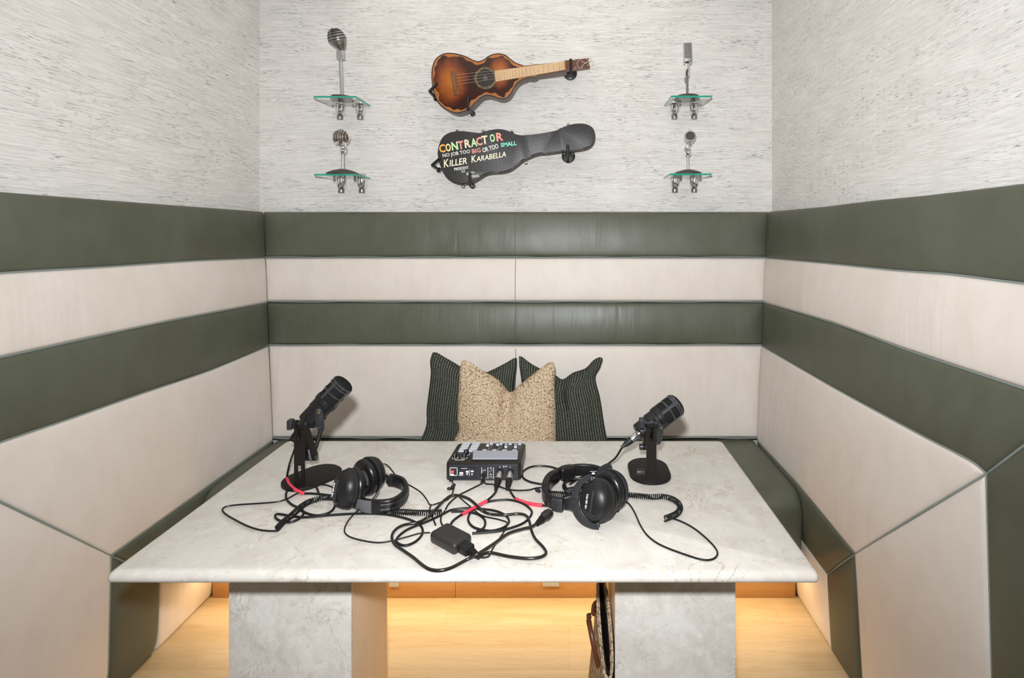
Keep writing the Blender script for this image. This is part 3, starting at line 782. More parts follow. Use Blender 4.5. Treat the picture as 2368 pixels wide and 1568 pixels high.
hook('wall_hook', 'black hook cradling the lower bout of the sunburst guitar, left of centre', (566, 735), (518, 690), (516, 576))
hook('wall_hook', 'black hook on a round plate holding the headstock of the sunburst guitar', (1526, 352), (1527, 335), (1523, 205), (1520, 338))
hook('wall_hook', 'black hook under the left tail end of the black case', (235, 1285), (168, 1235), (240, 1172))
hook('wall_hook', 'black hook under the case beside the small white lettering', (566, 1445), (538, 1425), (538, 1320))
hook('wall_hook', 'black hook on a round plate holding the narrow end of the black case', (1502, 1165), (1495, 1190), (1495, 1048), (1502, 1150))

# ------------------------------------------------------------------ glass shelves
def shelf(xl, xr, yf, clips, label, skew):
    Yf, Yb = 2.418, 2.594
    a, c = P(xl, yf, Yf), P(xr, yf, Yf); z = a.z
    t_ = thing('glass_shelf', label, 'shelf', ((a.x+c.x)/2, 2.55, z), group='glass shelves on the rear wall')
    b = NB(); bx(b, (a.x+.002, Yf+.002, z-.004), (c.x-.002, Yb, z+.004)); obj('glass_pane', b, MGLASS, t_, smooth=False)
    b = NB(); bx(b, (a.x, Yf, z-.0042), (c.x, Yf+.0019, z+.0042)); bx(b, (a.x, Yf+.002, z-.0042), (a.x+.0019, Yb, z+.0042)); bx(b, (c.x-.0019, Yf+.002, z-.0042), (c.x, Yb, z+.0042))
    obj('polished_edge', b, MGEDGE, t_, smooth=False)
    for px in clips:
        x = P(px, yf, 2.545).x
        b = NB()
        M = Matrix.Translation((x, 2.560, z-.052))
        # tongue shaped clamp with a jaw slot for the glass
        pf = [(0, 0), (.012, .001), (.019, .010), (.0225, .024), (.0230, .046)]
        lathe(b, pf+[(0, .046)], M, 24)
        lathe(b, [(0, .058), (.0225, .058), (.021, .068), (.014, .074), (0, .075)], M, 24)
        bx(b, (x-.013, 2.560, z-.05), (x+.013, 2.5995, z+.02), .004)
        cl = obj('clamp', b, MCHR, t_)
        b = NB(); cyl(b, (x, 2.560, z-.0525), (x, 2.560, z-.074), .0145, n=20, bev=.002); obj('clamp_screw', b, MGUN, cl)
        b = NB(); sx = x-.014*skew; cyl(b, (sx-.006*skew, 2.535, z-.012), (sx-.011*skew, 2.528, z-.012), .0065, n=14, bev=.001); obj('side_screw', b, MNICK, cl)
    return z
zTL = shelf(725, 823, 224, (783, 830), 'glass shelf under the large dark grey bullet microphone, upper left', 1)
zBL = shelf(726, 823, 404, (786, 834), 'glass shelf under the round ribbed chrome microphone, lower left', 1)
zTR = shelf(1552, 1647, 223, (1561, 1607), 'glass shelf under the square mesh microphone, upper right', -1)
zBR = shelf(1550, 1646, 403, (1562, 1607), 'glass shelf under the small disc microphone, lower right', -1)

# ------------------------------------------------------------------ vintage microphones
YM = 2.475
def vm(x, z, label): return thing('vintage_microphone', label, 'microphone', (x, YM, z+.0044))
def base_rod(t_, x, z, r, h, ztop, x2=None, rr=.0065, mr=MNICK):
    M = Matrix.Translation((x, YM, z+.0044))
    b = NB(); lathe(b, [(0, 0), (r, 0), (r, .003), (r*.93, .010), (r*.6, h*.75), (r*.25, h), (0, h)], M, 40); obj('base', b, MBROWN, t_)
    b = NB(); tube(b, [(x, YM, z+h), (x2 or x, YM, ztop)], rr, 16, 0); obj('stem', b, mr, t_)
# upper left: tilted monobloc with horizontal louvres
x0 = P(787, 222, YM).x; t_ = vm(x0, zTL, 'large dark grey bullet microphone with horizontal louvres on a tall chrome stem')
zt_ = P(787, 130, YM).z; xt = P(787, 130, YM).x; base_rod(t_, P(791, 222, YM).x, zTL, .052, .018, zt_, xt, .008)
b = NB(); cyl(b, (xt+.002, YM, zt_-.012), (xt+.002, YM, zt_+.024), .0195, n=24, bev=.002); obj('collar', b, MNICK, t_)
b = NB(); bx(b, (xt+.006, YM-.03, zt_-.022), (xt+.024, YM-.012, zt_+.02), .004); obj('collar_screw', b, MNICK, t_)
hc_ = P(780, 92, YM-.01); Mh = Matrix.Rotation(math.radians(-14), 4, 'Y') @ Matrix.Rotation(math.radians(18), 4, 'X')
def shell(th, ph):
    # bullet head: broad rounded top, tapering to the stem
    z = math.cos(th); r = math.sin(th); k = 1 if z > 0 else 1-.42*(-z)**1.2
    return Vector((.041*k*math.copysign(abs(r*math.cos(ph))**.9, math.cos(ph)), .036*k*r*math.sin(ph), .052*z))
b = NB(); g = [[b.verts.new(hc_+Mh @ (shell(PI*j/24, 2*PI*i/32)+Vector((.010*max(0, -math.cos(PI*j/24))**1.5, 0, 0)))) for i in range(32)] for j in range(25)]
for j in range(24):
    for i in range(32): b.faces.new((g[j][i], g[j+1][i], g[j+1][(i+1) % 32], g[j][(i+1) % 32]))
bmesh.ops.remove_doubles(b, verts=b.verts, dist=1e-6); hd_ = obj('head', b, MGUN, t_)
b = NB()
for k in range(5):
    th = PI*(.17+.082*k)
    pts = [hc_+Mh @ (shell(th+.05*math.cos(2*PI*i/32*2)*0, 2*PI*i/32)*1.004) for i in range(32)]
    sweep(b, pts, circ(.0022, 6), closed=True)
obj('louvre_slot', b, MBLK, hd_)
b = NB(); tube(b, [hc_+Mh @ (shell(PI*q, -PI/2-.35)*1.03) for q in (.06, .15, .25, .35, .45, .52)], .0028, 8, 4); obj('centre_rib', b, MGUN, hd_)
b = NB(); tube(b, [hc_+Mh @ (shell(PI*q, -PI/2+.25)*1.0)+Vector((.003, 0, 0)) for q in (.62, .72, .82, .95)], .006, 10, 4); obj('throat', b, MGUN, hd_)
# lower left: ribbed chrome ball
c_ = P(788.5, 318, YM); xr_ = P(793, 400, YM).x; t_ = vm(xr_, zBL, 'small round chrome microphone with vertical ribs on a broad brown base')
base_rod(t_, xr_, zBL, .076, .028, P(793, 352, YM).z, None, .0072)
jz = P(793, 345, YM).z
b = NB(); lathe(b, [(0, -.026), (.009, -.026), (.014, -.016), (.0155, 0), (.013, .012), (.009, .018), (.010, .03), (0, .03)], Matrix.Translation((xr_, YM, jz)), 24); obj('swivel', b, MCHR, t_)
b = NB(); tube(b, [(xr_+.014, YM-.01, jz+.022), (xr_+.020, YM-.012, jz+.005), (xr_+.017, YM-.012, jz-.018)], .005, 10, 5); obj('thumb_lever', b, MCHR, t_)
b = NB(); ell(b, (0, 0, 0), (.0335, .031, .035), Matrix.Identity(4), 32, 20); bmesh.ops.translate(b, verts=b.verts, vec=c_)
hd_ = obj('head', b, mat('amber_screen_behind_ribs', (.10, .065, .035), .5), t_)
for k in range(7):
    f = (k-3)/3.4; xx = .0345*f
    ry, rz = .0325*math.sqrt(1-f*f*.93)+.001, .036*math.sqrt(1-f*f*.93)+.001
    b = NB(); sweep(b, [c_+Vector((xx, -ry*math.sin(q), rz*math.cos(q))) for q in [PI*i/14*.86+.12 for i in range(15)]], circ(.0024, 6, .0024)); obj('rib', b, MCHR, hd_)
b = NB(); lathe(b, [(.0345, -.006), (.037, -.004), (.037, .004), (.0345, .006)], Matrix.Translation(c_) @ Matrix.Rotation(PI/2, 4, 'Y') @ Matrix.Rotation(0, 4, 'X'), 36)
bmesh.ops.rotate(b, verts=b.verts, cent=c_, matrix=Matrix.Rotation(PI/2, 3, 'Z')); bmesh.ops.translate(b, verts=b.verts, vec=(0.002, .012, 0)); obj('rear_shell', b, MCHR, hd_)
b = NB(); sector(b, .0, .034, -.004, .004, 0, 2*PI, Matrix.Translation(c_+Vector((.0, 0, -.028))) @ Matrix.Diagonal((.8, .8, 1, 1)), 24); obj('chin_bar', b, MCHR, hd_)
b = NB(); ell(b, c_+Vector((0, 0, .0385)), (.004, .004, .0045), nu=12, nv=8); obj('top_knob', b, MCHR, hd_)
# upper right: square mesh head
xr_ = P(1589, 215, YM).x; t_ = vm(xr_, zTR, 'rectangular silver mesh microphone on a thin stem, dark domed base')
base_rod(t_, xr_, zTR, .060, .020, P(1589, 176, YM).z, None, .0058, MGUN)
a_, e_ = P(1580.5, 101.5, YM), P(1599.5, 146, YM)
Mt = Matrix.Translation(((a_.x+e_.x)/2, YM, (a_.z+e_.z)/2)) @ Matrix.Rotation(math.radians(-8), 4, 'X') @ Matrix.Rotation(math.radians(-8), 4, 'Z')
W_, H_ = (e_.x-a_.x)/2, (a_.z-e_.z)/2
b = NB(); bx(b, (-W_, -.019, -H_), (W_, .022, H_), .004, Mt); hd_ = obj('head', b, MNICK, t_)
b = NB(); bx(b, (-W_+.003, -.0196, -H_+.012), (W_-.003, -.0185, H_-.004), 0, Mt); obj('grille_backing', b, MBLK, hd_)
b = NB()
for i in range(8): x = lerp(-W_+.003, W_-.003, i/7); bx(b, (x-.0006, -.0212, -H_+.012), (x+.0006, -.0196, H_-.004), 0, Mt)
for i in range(15): z_ = lerp(-H_+.012, H_-.004, i/14); bx(b, (-W_+.003, -.0214, z_-.0006), (W_-.003, -.0197, z_+.0006), 0, Mt)
obj('grille_mesh', b, MNICK, hd_, smooth=False)
q0, q1 = P(1589, 149, YM), P(1589, 178, YM)
b = NB(); bx(b, (q0.x-.010, YM-.012, q1.z), (q0.x+.010, YM+.010, q0.z+.004), .003); bk_ = obj('connector_block', b, MCHR, t_)
b = NB(); bx(b, (q0.x-.002, YM-.0130, (q0.z+q1.z)/2-.006), (q0.x+.002, YM-.0118, (q0.z+q1.z)/2+.004)); obj('block_slot', b, MBLK, bk_)
b = NB(); tube(b, [(q1.x-.008, YM-.008, q1.z), (q1.x-.013, YM-.01, q1.z-.01), (q1.x-.011, YM-.01, q1.z-.026)], .004, 8, 5); obj('thumb_screw', b, MNICK, t_)
# lower right: disc microphone
c_ = P(1595.5, 316, YM); xr_ = P(1590.8, 400, YM).x; t_ = vm(xr_, zBR, 'small disc microphone with round mesh face on a slim chrome stem')
base_rod(t_, xr_, zBR, .066, .024, P(1590.8, 352, YM).z, None, .0058)
Md = Matrix.Translation(c_) @ Matrix.Rotation(math.radians(82), 4, 'X') @ Matrix.Rotation(math.radians(-10), 4, 'Y')
b = NB(); lathe(b, [(0, -.030), (.020, -.030), (.027, -.024), (.0285, -.01), (.0285, .008), (.0265, .013), (.021, .0135), (.020, .009), (0, .009)], Md, 40); hd_ = obj('head', b, MNICK, t_)
b = NB()
for i in range(-6, 7):
    y = i*.0029; h = math.sqrt(max(0, .0195**2-y*y))
    for q in (0, 1):
        p0, p1 = ((-h, y, .0105), (h, y, .0105)) if q == 0 else ((y, -h, .0115), (y, h, .0115))
        cyl(b, Md @ Vector(p0), Md @ Vector(p1), .0008, n=6)
obj('mesh_face', b, MGUN, hd_)
b = NB(); lathe(b, [(0, .0092), (.0205, .0092)], Md, 30); obj('mesh_backing', b, MBLK, hd_)
jz = P(1590.8, 347, YM).z
b = NB(); cyl(b, (c_.x, YM, c_.z-.040), (c_.x, YM, c_.z-.026), .009, n=18); lathe(b, [(0, -.028), (.010, -.028), (.0145, -.018), (.0145, -.006), (.012, -.003), (.0145, .001), (.0145, .010), (.009, .018), (.009, .03), (0, .03)], Matrix.Translation((xr_, YM, jz)), 24); obj('swivel', b, MCHR, t_)
b = NB(); tube(b, [(xr_-.014, YM-.008, jz+.014), (xr_-.018, YM-.01, jz-.005), (xr_-.013, YM-.01, jz-.022)], .0035, 8, 5); obj('thumb_lever', b, MNICK, t_)
b = NB(); ell(b, c_+Vector((-.003, 0, .0315)), (.003, .003, .004), nu=10, nv=6); obj('top_knob', b, MNICK, hd_)

# ------------------------------------------------------------------ podcast console
fx0, fx1 = (1030.5-CX)*1.463/F, (1205-CX)*1.463/F
MXW = fx1-fx0; MD = .165; HF, HB = .051, .040
con = thing('podcast_console', 'black podcast mixing console with white faders and pads on the marble table', 'mixer', ((fx0+fx1)/2, 1.463+MD/2, TZ))
X0, Y0 = fx0, 1.463
def topz(y): return TZ+lerp(HF, HB, (y-Y0)/MD)
def top_pt(cx, cy, lift=0):
    """point of the console's sloping top seen at close-up coordinates cx, cy"""
    px, py = 980+cx/7.84, 980+cy/7.84
    dy = (py-CY)/F; s = (HB-HF)/MD        # EYE - y*dy = TZ+HF+lift + s*(y-Y0)
    y = (EYE-TZ-HF-lift+s*Y0)/(dy+s); return Vector(((px-CX)*y/F, y, EYE-y*dy))
def fr_pt(cx, cy, off=0): return P(980+cx/7.84, 980+cy/7.84, Y0-off)
b = NB()
ol = []
for cx_, cy_, a in ((X0+MXW-.012, Y0+MD-.012, 0), (X0+.012, Y0+MD-.012, PI/2), (X0+.012, Y0+.012, PI), (X0+MXW-.012, Y0+.012, 3*PI/2)):
    for i in range(6): ol.append((cx_+.012*math.cos(a+PI/10*i), cy_+.012*math.sin(a+PI/10*i)))
rings = []
for ins, f in ((.003, .0), (.0005, .04), (0, .12), (0, .85), (.001, .95), (.004, 1.0)):
    rr = []
    for x, y in ol:
        xx = X0+MXW/2+(x-X0-MXW/2)*(1-ins/(MXW/2)); yy = Y0+MD/2+(y-Y0-MD/2)*(1-ins/(MD/2))
        rr.append(b.verts.new((xx, yy, TZ+.0002+(topz(yy)-TZ)*f)))
    rings.append(rr)
for A_, B_ in zip(rings, rings[1:]):
    for j in range(len(ol)): b.faces.new((A_[j], A_[(j+1) % len(ol)], B_[(j+1) % len(ol)], B_[j]))
b.faces.new(rings[0][::-1]); b.faces.new(rings[-1])
chs = obj('housing', b, MTOP, con)
def topbox(bm, quad, h, base=0, bev=.0006):
    """prism standing on the top; quad in close-up coordinates, footprint at the surface"""
    lo = [top_pt(x, y, base) for x, y in quad]; hi = [p+Vector((0, 0, h)) for p in lo]
    v0 = [bm.verts.new(p-Vector((0, 0, .001))) for p in lo]; v1 = [bm.verts.new(p) for p in hi]
    fs = [bm.faces.new(v1), bm.faces.new(v0[::-1])]
    for i in range(4): fs.append(bm.faces.new((v0[i], v0[(i+1) % 4], v1[(i+1) % 4], v1[i])))
    if bev: bmesh.ops.bevel(bm, geom=[e for e in fs[0].edges], offset=bev, segments=2, affect='EDGES')
# rear connector panel
p0, p1 = fr_pt(452, 1022), fr_pt(1712, 742)
b = NB(); bx(b, (p0.x, Y0-.0012, p0.z), (p1.x, Y0+.004, p1.z), .0012); rp = obj('connector_panel', b, MLG, con)
for r_ in range(4):
    for c_ in range(2):
        xa = (700, 880)[c_]; dx = (150, 150)[c_]
        ys = [(352, 372), (376, 418), (424, 462), (468, 512)][r_]
        sk = lambda y: -(y-370)*.56
        q = [(xa+sk(ys[1])+4, ys[1]), (xa+sk(ys[1])+dx-4, ys[1]), (xa+sk(ys[0])+dx-4, ys[0]), (xa+sk(ys[0])+4, ys[0])]
        b = NB(); topbox(b, q, .0035); obj('pad', b, MWHT, con)
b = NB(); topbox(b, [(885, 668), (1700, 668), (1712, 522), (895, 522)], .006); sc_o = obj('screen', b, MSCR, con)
b = NB(); topbox(b, [(872, 678), (1714, 678), (1728, 514), (882, 514)], .0035); obj('screen_bezel', b, MBLK, con)
for x, y in ((1100, 500), (1280, 500), (1458, 502), (1640, 504)):
    b = NB(); topbox(b, [(x-42, y+12), (x+36, y+12), (x+42, y-16), (x-34, y-16)], .004); obj('button', b, MWHT, con)
for x, y in ((1225, 372), (1400, 372), (1568, 372), (1740, 372)):
    b = NB(); topbox(b, [(x-28, y+12), (x+26, y+12), (x+30, y-12), (x-22, y-12)], .004); obj('button', b, MWHT, con)
for (x, y), s_ in zip(((1162, 420), (1342, 405), (1492, 445), (1665, 448)), (0, 0, 0, 0)):
    b = NB(); topbox(b, [(x-14, 494), (x+22, 494), (x+60, 372), (x+30, 372)], .0006, bev=0); sl = obj('fader_slot', b, MGREY, con)
    c = top_pt(x, y); b = NB(); bx(b, (c.x-.0046, c.y-.005, c.z+.001), (c.x+.0046, c.y+.006, c.z+.012), .0015); fd = obj('fader', b, MBLK, con)
    b = NB(); bx(b, (c.x-.0042, c.y-.0060, c.z+.0025), (c.x+.0042, c.y-.0047, c.z+.0105), .0004); bx(b, (c.x-.004, c.y-.003, c.z+.0115), (c.x+.004, c.y+.004, c.z+.0124), .0002); obj('fader_cap', b, MWHT, fd)
for x in (985, 1200, 1380, 1555, 1720):
    b = NB(); topbox(b, [(x-2, 495), (x+2, 495), (x+68, 370), (x+64, 370)], .0003, bev=0); obj('strip_line', b, MGREY, con)
for (x, y), r_ in (((567, 622), .0068), ((738, 622), .0068), ((770, 560), .0085)):
    c = top_pt(x, y); b = NB(); cyl(b, c, c+Vector((0, 0, .0135)), r_, r_*.86, 24, .001); kb = obj('knob', b, MBLK, con)
    b = NB(); cyl(b, c-Vector((0, 0, .001)), c+Vector((0, 0, .0012)), r_+.002, n=24); obj('knob_ring', b, MWHT, kb)
    b = NB(); bx(b, (c.x-.0004, c.y-r_-.0004, c.z+.003), (c.x+.0004, c.y-r_*.6, c.z+.0138)); obj('pointer', b, MWHT, kb)
b = NB(); topbox(b, [(560, 662), (735, 662), (740, 654), (565, 654)], .0003, bev=0); obj('printed_line', b, MWTXT, con)
def fr_frame(b, x0, y0, x1, y1, wd=6, off=.0014):
    for q in ((x0, y0, x1, y0+wd), (x0, y1-wd, x1, y1), (x0, y0, x0+wd, y1), (x1-wd, y0, x1, y1)):
        a, c = fr_pt(q[0], q[3]), fr_pt(q[2], q[1]); bx(b, (a.x, Y0-off-.0004, a.z), (c.x, Y0-off+.0003, c.z))
def fr_bar(b, x0, y0, x1, y1): a, c = fr_pt(x0, y1), fr_pt(x1, y0); bx(b, (a.x, Y0-.0018, a.z), (c.x, Y0-.0011, c.z))
b = NB(); fr_frame(b, 474, 790, 612, 938, 9); fr_bar(b, 486, 905, 548, 928); fr_bar(b, 680, 802, 790, 808); fr_bar(b, 650, 875, 716, 905); fr_bar(b, 640, 918, 715, 932); fr_bar(b, 828, 826, 834, 940)
fr_bar(b, 1046, 785, 1054, 900); fr_bar(b, 1160, 785, 1168, 995); fr_bar(b, 1262, 785, 1270, 995); fr_bar(b, 1200, 790, 1232, 802); fr_bar(b, 1200, 905, 1232, 917); fr_bar(b, 1046, 965, 1054, 990)
fr_bar(b, 765, 850, 815, 880); fr_bar(b, 855, 845, 905, 870); fr_bar(b, 868, 895, 885, 925); fr_bar(b, 1440, 765, 1460, 782); fr_bar(b, 1475, 768, 1510, 778)
obj_split('printed_mark', b, MWTXT, rp)
b = NB(); fr_frame(b, 625, 785, 935, 985, 7); obj('recess_frame', b, MBLK, rp, smooth=False)
for s_, x in (('R', 1372), ('L', 1562)):
    b = NB(); text_on(b, s_, fr_pt(x, 795, .0018), fr_pt(x+18, 795, .0018), .0035, (0, 0, 1)); obj('jack_letter', b, MWTXT, rp, smooth=False)
c = fr_pt(523, 862); b = NB(); cyl(b, (c.x, Y0-.001, c.z), (c.x, Y0-.005, c.z), .0045, n=20, bev=.001); obj('power_button', b, MREDB, rp)
c = fr_pt(790, 905); b = NB(); cyl(b, (c.x, Y0-.001, c.z), (c.x, Y0-.002, c.z), .0028, n=16); obj('small_button', b, MWHT, rp)
for x, y in ((1218, 848), (1218, 960)):
    c = fr_pt(x, y); b = NB(); lathe(b, [(.0022, 0), (.0022, .002), (.004, .002), (.004, 0)], Matrix.Translation((c.x, Y0-.001, c.z)) @ Matrix.Rotation(PI/2, 4, 'X'), 20); obj('mini_jack', b, MCHR, rp)
for x, y in ((1105, 850), (1105, 965)):
    c = fr_pt(x, y); b = NB(); lathe(b, [(.0025, 0), (.0025, .004), (.0055, .004), (.006, 0)], Matrix.Translation((c.x, Y0-.001, c.z)) @ Matrix.Rotation(PI/2, 4, 'X'), 20); obj('headphone_jack', b, MCHR, rp)
JX = []
for x, y in ((1385, 880), (1570, 880)):
    c = fr_pt(x, y); JX.append(c); b = NB(); lathe(b, [(0, .0005), (.0085, .0005), (.0085, .003), (.0105, .003), (.0105, 0)], Matrix.Translation((c.x, Y0-.001, c.z)) @ Matrix.Rotation(PI/2, 4, 'X'), 28); obj('combo_socket', b, MBLK, rp)

# ------------------------------------------------------------------ desk microphones
def desk_mic(label, base_c, base_rot, post_x, post_y, rear, axis, L, yoke_side, lower):
    t_ = thing('desk_microphone', label, 'microphone', (base_c[0], base_c[1], TZ))
    # base plate: rounded rectangle
    b = NB(); Mb = Matrix.Translation((base_c[0], base_c[1], TZ+.0003)) @ Matrix.Rotation(base_rot, 4, 'Z')
    prism(b, rrect(.118, .158, .055, 9), .0085, Mb, .002); obj('base_plate', b, MBLKM, t_)
    # slotted post
    hb, ht = .009, .186; wd = .0137
    b = NB()
    Mp = Matrix.Translation((post_x, post_y, TZ)) @ Matrix.Rotation(PI/2, 4, 'X')
    def slab(x0, x1, z0, z1): bx(b, (post_x+x0, post_y, TZ+z0), (post_x+x1, post_y+.006, TZ+z1))
    slab(-wd, -.0055, hb, ht-.014); slab(.0055, wd, hb, ht-.014)
    slab(-.0055, .0055, hb, .026); slab(-.0055, .0055, .060, .125); slab(-.0055, .0055, .160, ht-.014)
    for sx in (-1, 1): cyl(b, (post_x+sx*.0096-.004*1, post_y+.003, TZ+ht-.014), (post_x+sx*.0096+.004, post_y+.003, TZ+ht-.014), .012, n=20)
    ps = obj('post', b, MBLKM, t_)
    hz = TZ+ht-.013; hy = post_y+.006
    b = NB(); cyl(b, (post_x-.022, hy, hz), (post_x+.017, hy, hz), .0055, n=16); obj('hinge_pin', b, MLG, t_)
    b = NB(); bx(b, (post_x-.033, hy-.010, hz-.015), (post_x-.019, hy+.010, hz+.012), .003); obj('hinge_knob', b, MLG, t_)
    if not lower:
        b = NB(); cyl(b, (post_x-.040, post_y+.004, TZ+.036), (post_x-.017, post_y+.004, TZ+.036), .0085, n=18, bev=.001); obj('cable_clamp_knob', b, MLG, t_)
    # second arm folding down behind the post, then the swivel that carries the mic
    A = Vector((post_x, hy+.004, hz)); rear = Vector(rear); ax = Vector(axis).normalized()
    B = Vector(lower) if lower else Vector((post_x-.004, hy+.05, TZ+.085))
    d = (B-A).normalized(); b = NB()
    for sx in (-.0115, .0075):
        s_ = Vector((sx, 0, 0)); sweep(b, [A+s_+Vector((.002, 0, 0)), A.lerp(B, .5)+s_+Vector((.002, 0, 0)), B+s_+Vector((.002, 0, 0))], rrect(.004, .024, .0015, 2), up=(0, .4, .9))
    obj('folding_arm', b, MBLKM, t_)
    b = NB(); cyl(b, B-Vector((.022, 0, 0)), B+Vector((.014, 0, 0)), .0085, n=18, bev=.001); lh = obj('lower_hinge', b, MLG, t_)
    b = NB(); tube(b, [B+Vector((.002, -.010, -.006)), B+Vector((0, -.014, .012)), B+Vector((-.004, -.012, .028))], .003, 8, 5); obj('clamp_lever', b, MGREY, lh)
    # body
    M = Matrix.Translation(rear) @ frame(ax, (0, 0, 1))
    MS = M @ Matrix.Diagonal((1.16, 1.16, 1, 1)); R = .0285
    b = NB(); lathe(b, [(0, .002), (.013, .002), (.014, 0), (.0215, 0), (.024, .003), (.0245, .040), (.0262, .042), (.0262, .066), (.0285, .068), (.0290, .078), (.0285, .084), (.026, .085), (0, .085)], MS, 48); bd = obj('body', b, MBLK, t_)
    b = NB(); lathe(b, [(.0268, .083), (.0268, L-.012), (.025, L-.005), (.019, L-.001), (0, L)], MS, 48); obj('foam_windscreen', b, MFOAM, t_)
    b = NB(); rg = [.084, .107, .130, L-.012]
    for z_ in rg[1:3]: sector(b, .0262, R, z_-.0022, z_+.0022, 0, 2*PI, MS, 48)
    for k in range(4): a = PI/4+k*PI/2+(.12); sector(b, .0262, R+.0004, .083, L-.010, a-.13, a+.13, MS, 6)
    sector(b, .0262, R, L-.016, L-.010, 0, 2*PI, MS, 48)
    obj('cage', b, mat('cage_black', (.035, .035, .038), .28, 0, .7) if 'cage_black' not in bpy.data.materials else bpy.data.materials['cage_black'], t_)
    # yoke with knobs
    sd = M.to_3x3() @ Vector((0, 1, 0)); mid = M @ Vector((0, 0, .055))
    if sd.x < 0: sd = -sd
    side = (sd if yoke_side > 0 else -sd)
    b = NB(); dn = Vector((0, 0, -1)); 
    for s_ in (1, -1):
        q = mid+sd*s_*.036
        sweep(b, [q+ax*.006, q, q+dn*.02, q+dn*.044-sd*s_*.008], rrect(.022, .006, .002, 2), up=sd)
    q = mid+dn*.046; cyl(b, q-sd*.030, q+sd*.030, .008, n=16)
    cyl(b, q, q+dn*.022, .009, n=18, bev=.001)
    obj('yoke', b, MLG, t_)
    for s_ in (1, -1):
        b = NB(); cyl(b, mid+sd*s_*.035, mid+sd*s_*.046, .0105, .0095, 10, .001); kn = obj('yoke_knob', b, MLG, t_)
        b = NB(); cyl(b, mid+sd*s_*.046, mid+sd*s_*.0472, .003, n=12); obj('brass_screw', b, MBRASS, kn)
    q2 = mid+dn*.066; b = NB(); tube(b, [q2, q2.lerp(B, .5)+Vector((0, 0, -.002)), B], .006, 12, 4); obj('swivel_stem', b, MBLKM, t_)
    # XLR plug belongs to the cable but is seated here: socket ring only
    b = NB(); cyl(b, M @ Vector((0, 0, -.004)), M @ Vector((0, 0, .002)), .0115, n=24); obj('socket_ring', b, MNICK, t_)
    return M, ax
bR = T(1500.5, 1092, TZ); bL = T(722, 1107, TZ)
MR, axR = desk_mic('black microphone on a slotted upright stand at the right, tilted to the right', (bR.x, bR.y), 0.0, (1506.5-CX)*1.435/F, 1.435,
         P(1477, 1003, 1.480), (.120, .040, .074), .150, 1, None)
pL = (693.5-CX)*1.43/F
ML, axL = desk_mic('black microphone on a slotted stand at the left, raised steeply beside the headphones', (bL.x, bL.y), -.62, pL, 1.425,
         P(709, 977, 1.50), (.092, .03, .102), .152, 1, P(722, 1058, 1.475))

# ------------------------------------------------------------------ cables
def c4(x, y): return (780+x/4.554, 1100+y/4.554)
def c1(x, y): return (640+x/6.578, 1050+y/6.578)
def c3(x, y): return (500+x/3.92, 840+y/3.92)
def cable_pts(pts, r, lift=0.0):
    """pts: photo pixels (x, y) or (x, y, height above the table)"""
    out = []
    for p in pts:
        h = p[2] if len(p) > 2 else 0
        out.append(T(p[0], p[1], TZ+r+h+lift+.0003))
    return out
def strand(bm, pts, r, lift=0, n=8): tube(bm, cable_pts(pts, r, lift), r, n, 6)
def xlr_plug(par, tip, d, name='xlr_plug'):
    d = Vector(d).normalized(); tip = Vector(tip)
    b = NB(); cyl(b, tip, tip+d*.024, .0098, n=24, bev=.001); pl = obj(name, b, MNICK, par, label='silver plug shell')
    b = NB(); M = Matrix.Translation(tip+d*.023) @ frame(d); lathe(b, [(0, 0), (.0095, 0), (.0093, .006), (.0070, .020), (.0045, .030), (.0040, .036), (0, .036)], M, 20)
    for k in range(8): a = k*PI/4; cyl(b, M @ Vector((.0088*math.cos(a), .0088*math.sin(a), .004)), M @ Vector((.0062*math.cos(a), .0062*math.sin(a), .024)), .001, n=5)
    obj('strain_relief', b, MBLK, pl)
    return tip+d*.056
RX = .0029
# left microphone's cable
cl = thing('microphone_cable', 'black cable from the left microphone, looped through the tangle, with red tape bands', 'cable', T(900, 1190, TZ))
b = NB()
e = M_ = ML @ Vector((0, 0, -.006))
end = xlr_plug(cl, ML @ Vector((0, 0, -.004)), -axL)
up_pts = [end, P(684, 1026, 1.50), P(679, 1045, 1.49), P(669, 1075, 1.45), T(664, 1105, TZ+.006)]
tube(b, up_pts+cable_pts([c1(220, 490), c1(390, 590), c1(550, 602), c1(780, 625), (775, 1150)], RX), RX, 10, 6)
strand(b, [c1(430, 395), c1(530, 425), c1(600, 500), c1(640, 600)], RX)
strand(b, [c1(250, 455), c1(170, 540), c1(140, 610), c1(150, 690), c1(220, 765), c1(320, 815), c1(390, 855), c1(402, 920), c1(330, 990), c1(220, 1035), c1(100, 1030), c1(0, 990), c1(-25, 940), c1(20, 912), c1(200, 940), c1(430, 962), c1(800, 930), c1(1200, 908)]+
       [c4(380, 400), c4(540, 412), c4(700, 445), c4(820, 490), c4(890, 545), c4(892, 620), c4(830, 690), c4(740, 732), c4(672, 730), c4(622, 695), c4(645, 640), c4(750, 562), c4(950, 482), c4(1100, 412), c4(1200, 362), c4(1350, 343), c4(1500, 350), c4(1650, 368), c4(1760, 412), c4(1808, 475), c4(1770, 535), c4(1660, 576), c4(1550, 576), c4(1430, 540), c4(1378, 470), c4(1400, 395), c4(1480, 320), c4(1600, 272), c4(1800, 254), c4(1950, 292), c4(2045, 370), c4(2025, 440), c4(1950, 505), c4(1800, 560), c4(1650, 590), c4(1420, 608)], RX, .0)
strand(b, [c1(350, 850), c1(430, 890), c1(520, 922), c1(640, 932), c1(820, 880), c1(888, 780), c1(870, 720)], RX)
strand(b, [c4(1200, 378), c4(1350, 380), c4(1480, 408), c4(1552, 470), c4(1545, 545), c4(1470, 592)], RX)
JR, JL = JX
s0 = Vector((JR.x, Y0-.003, JR.z)); e0 = xlr_plug(cl, s0, (-.06, -.62, -.26), 'xlr_plug')
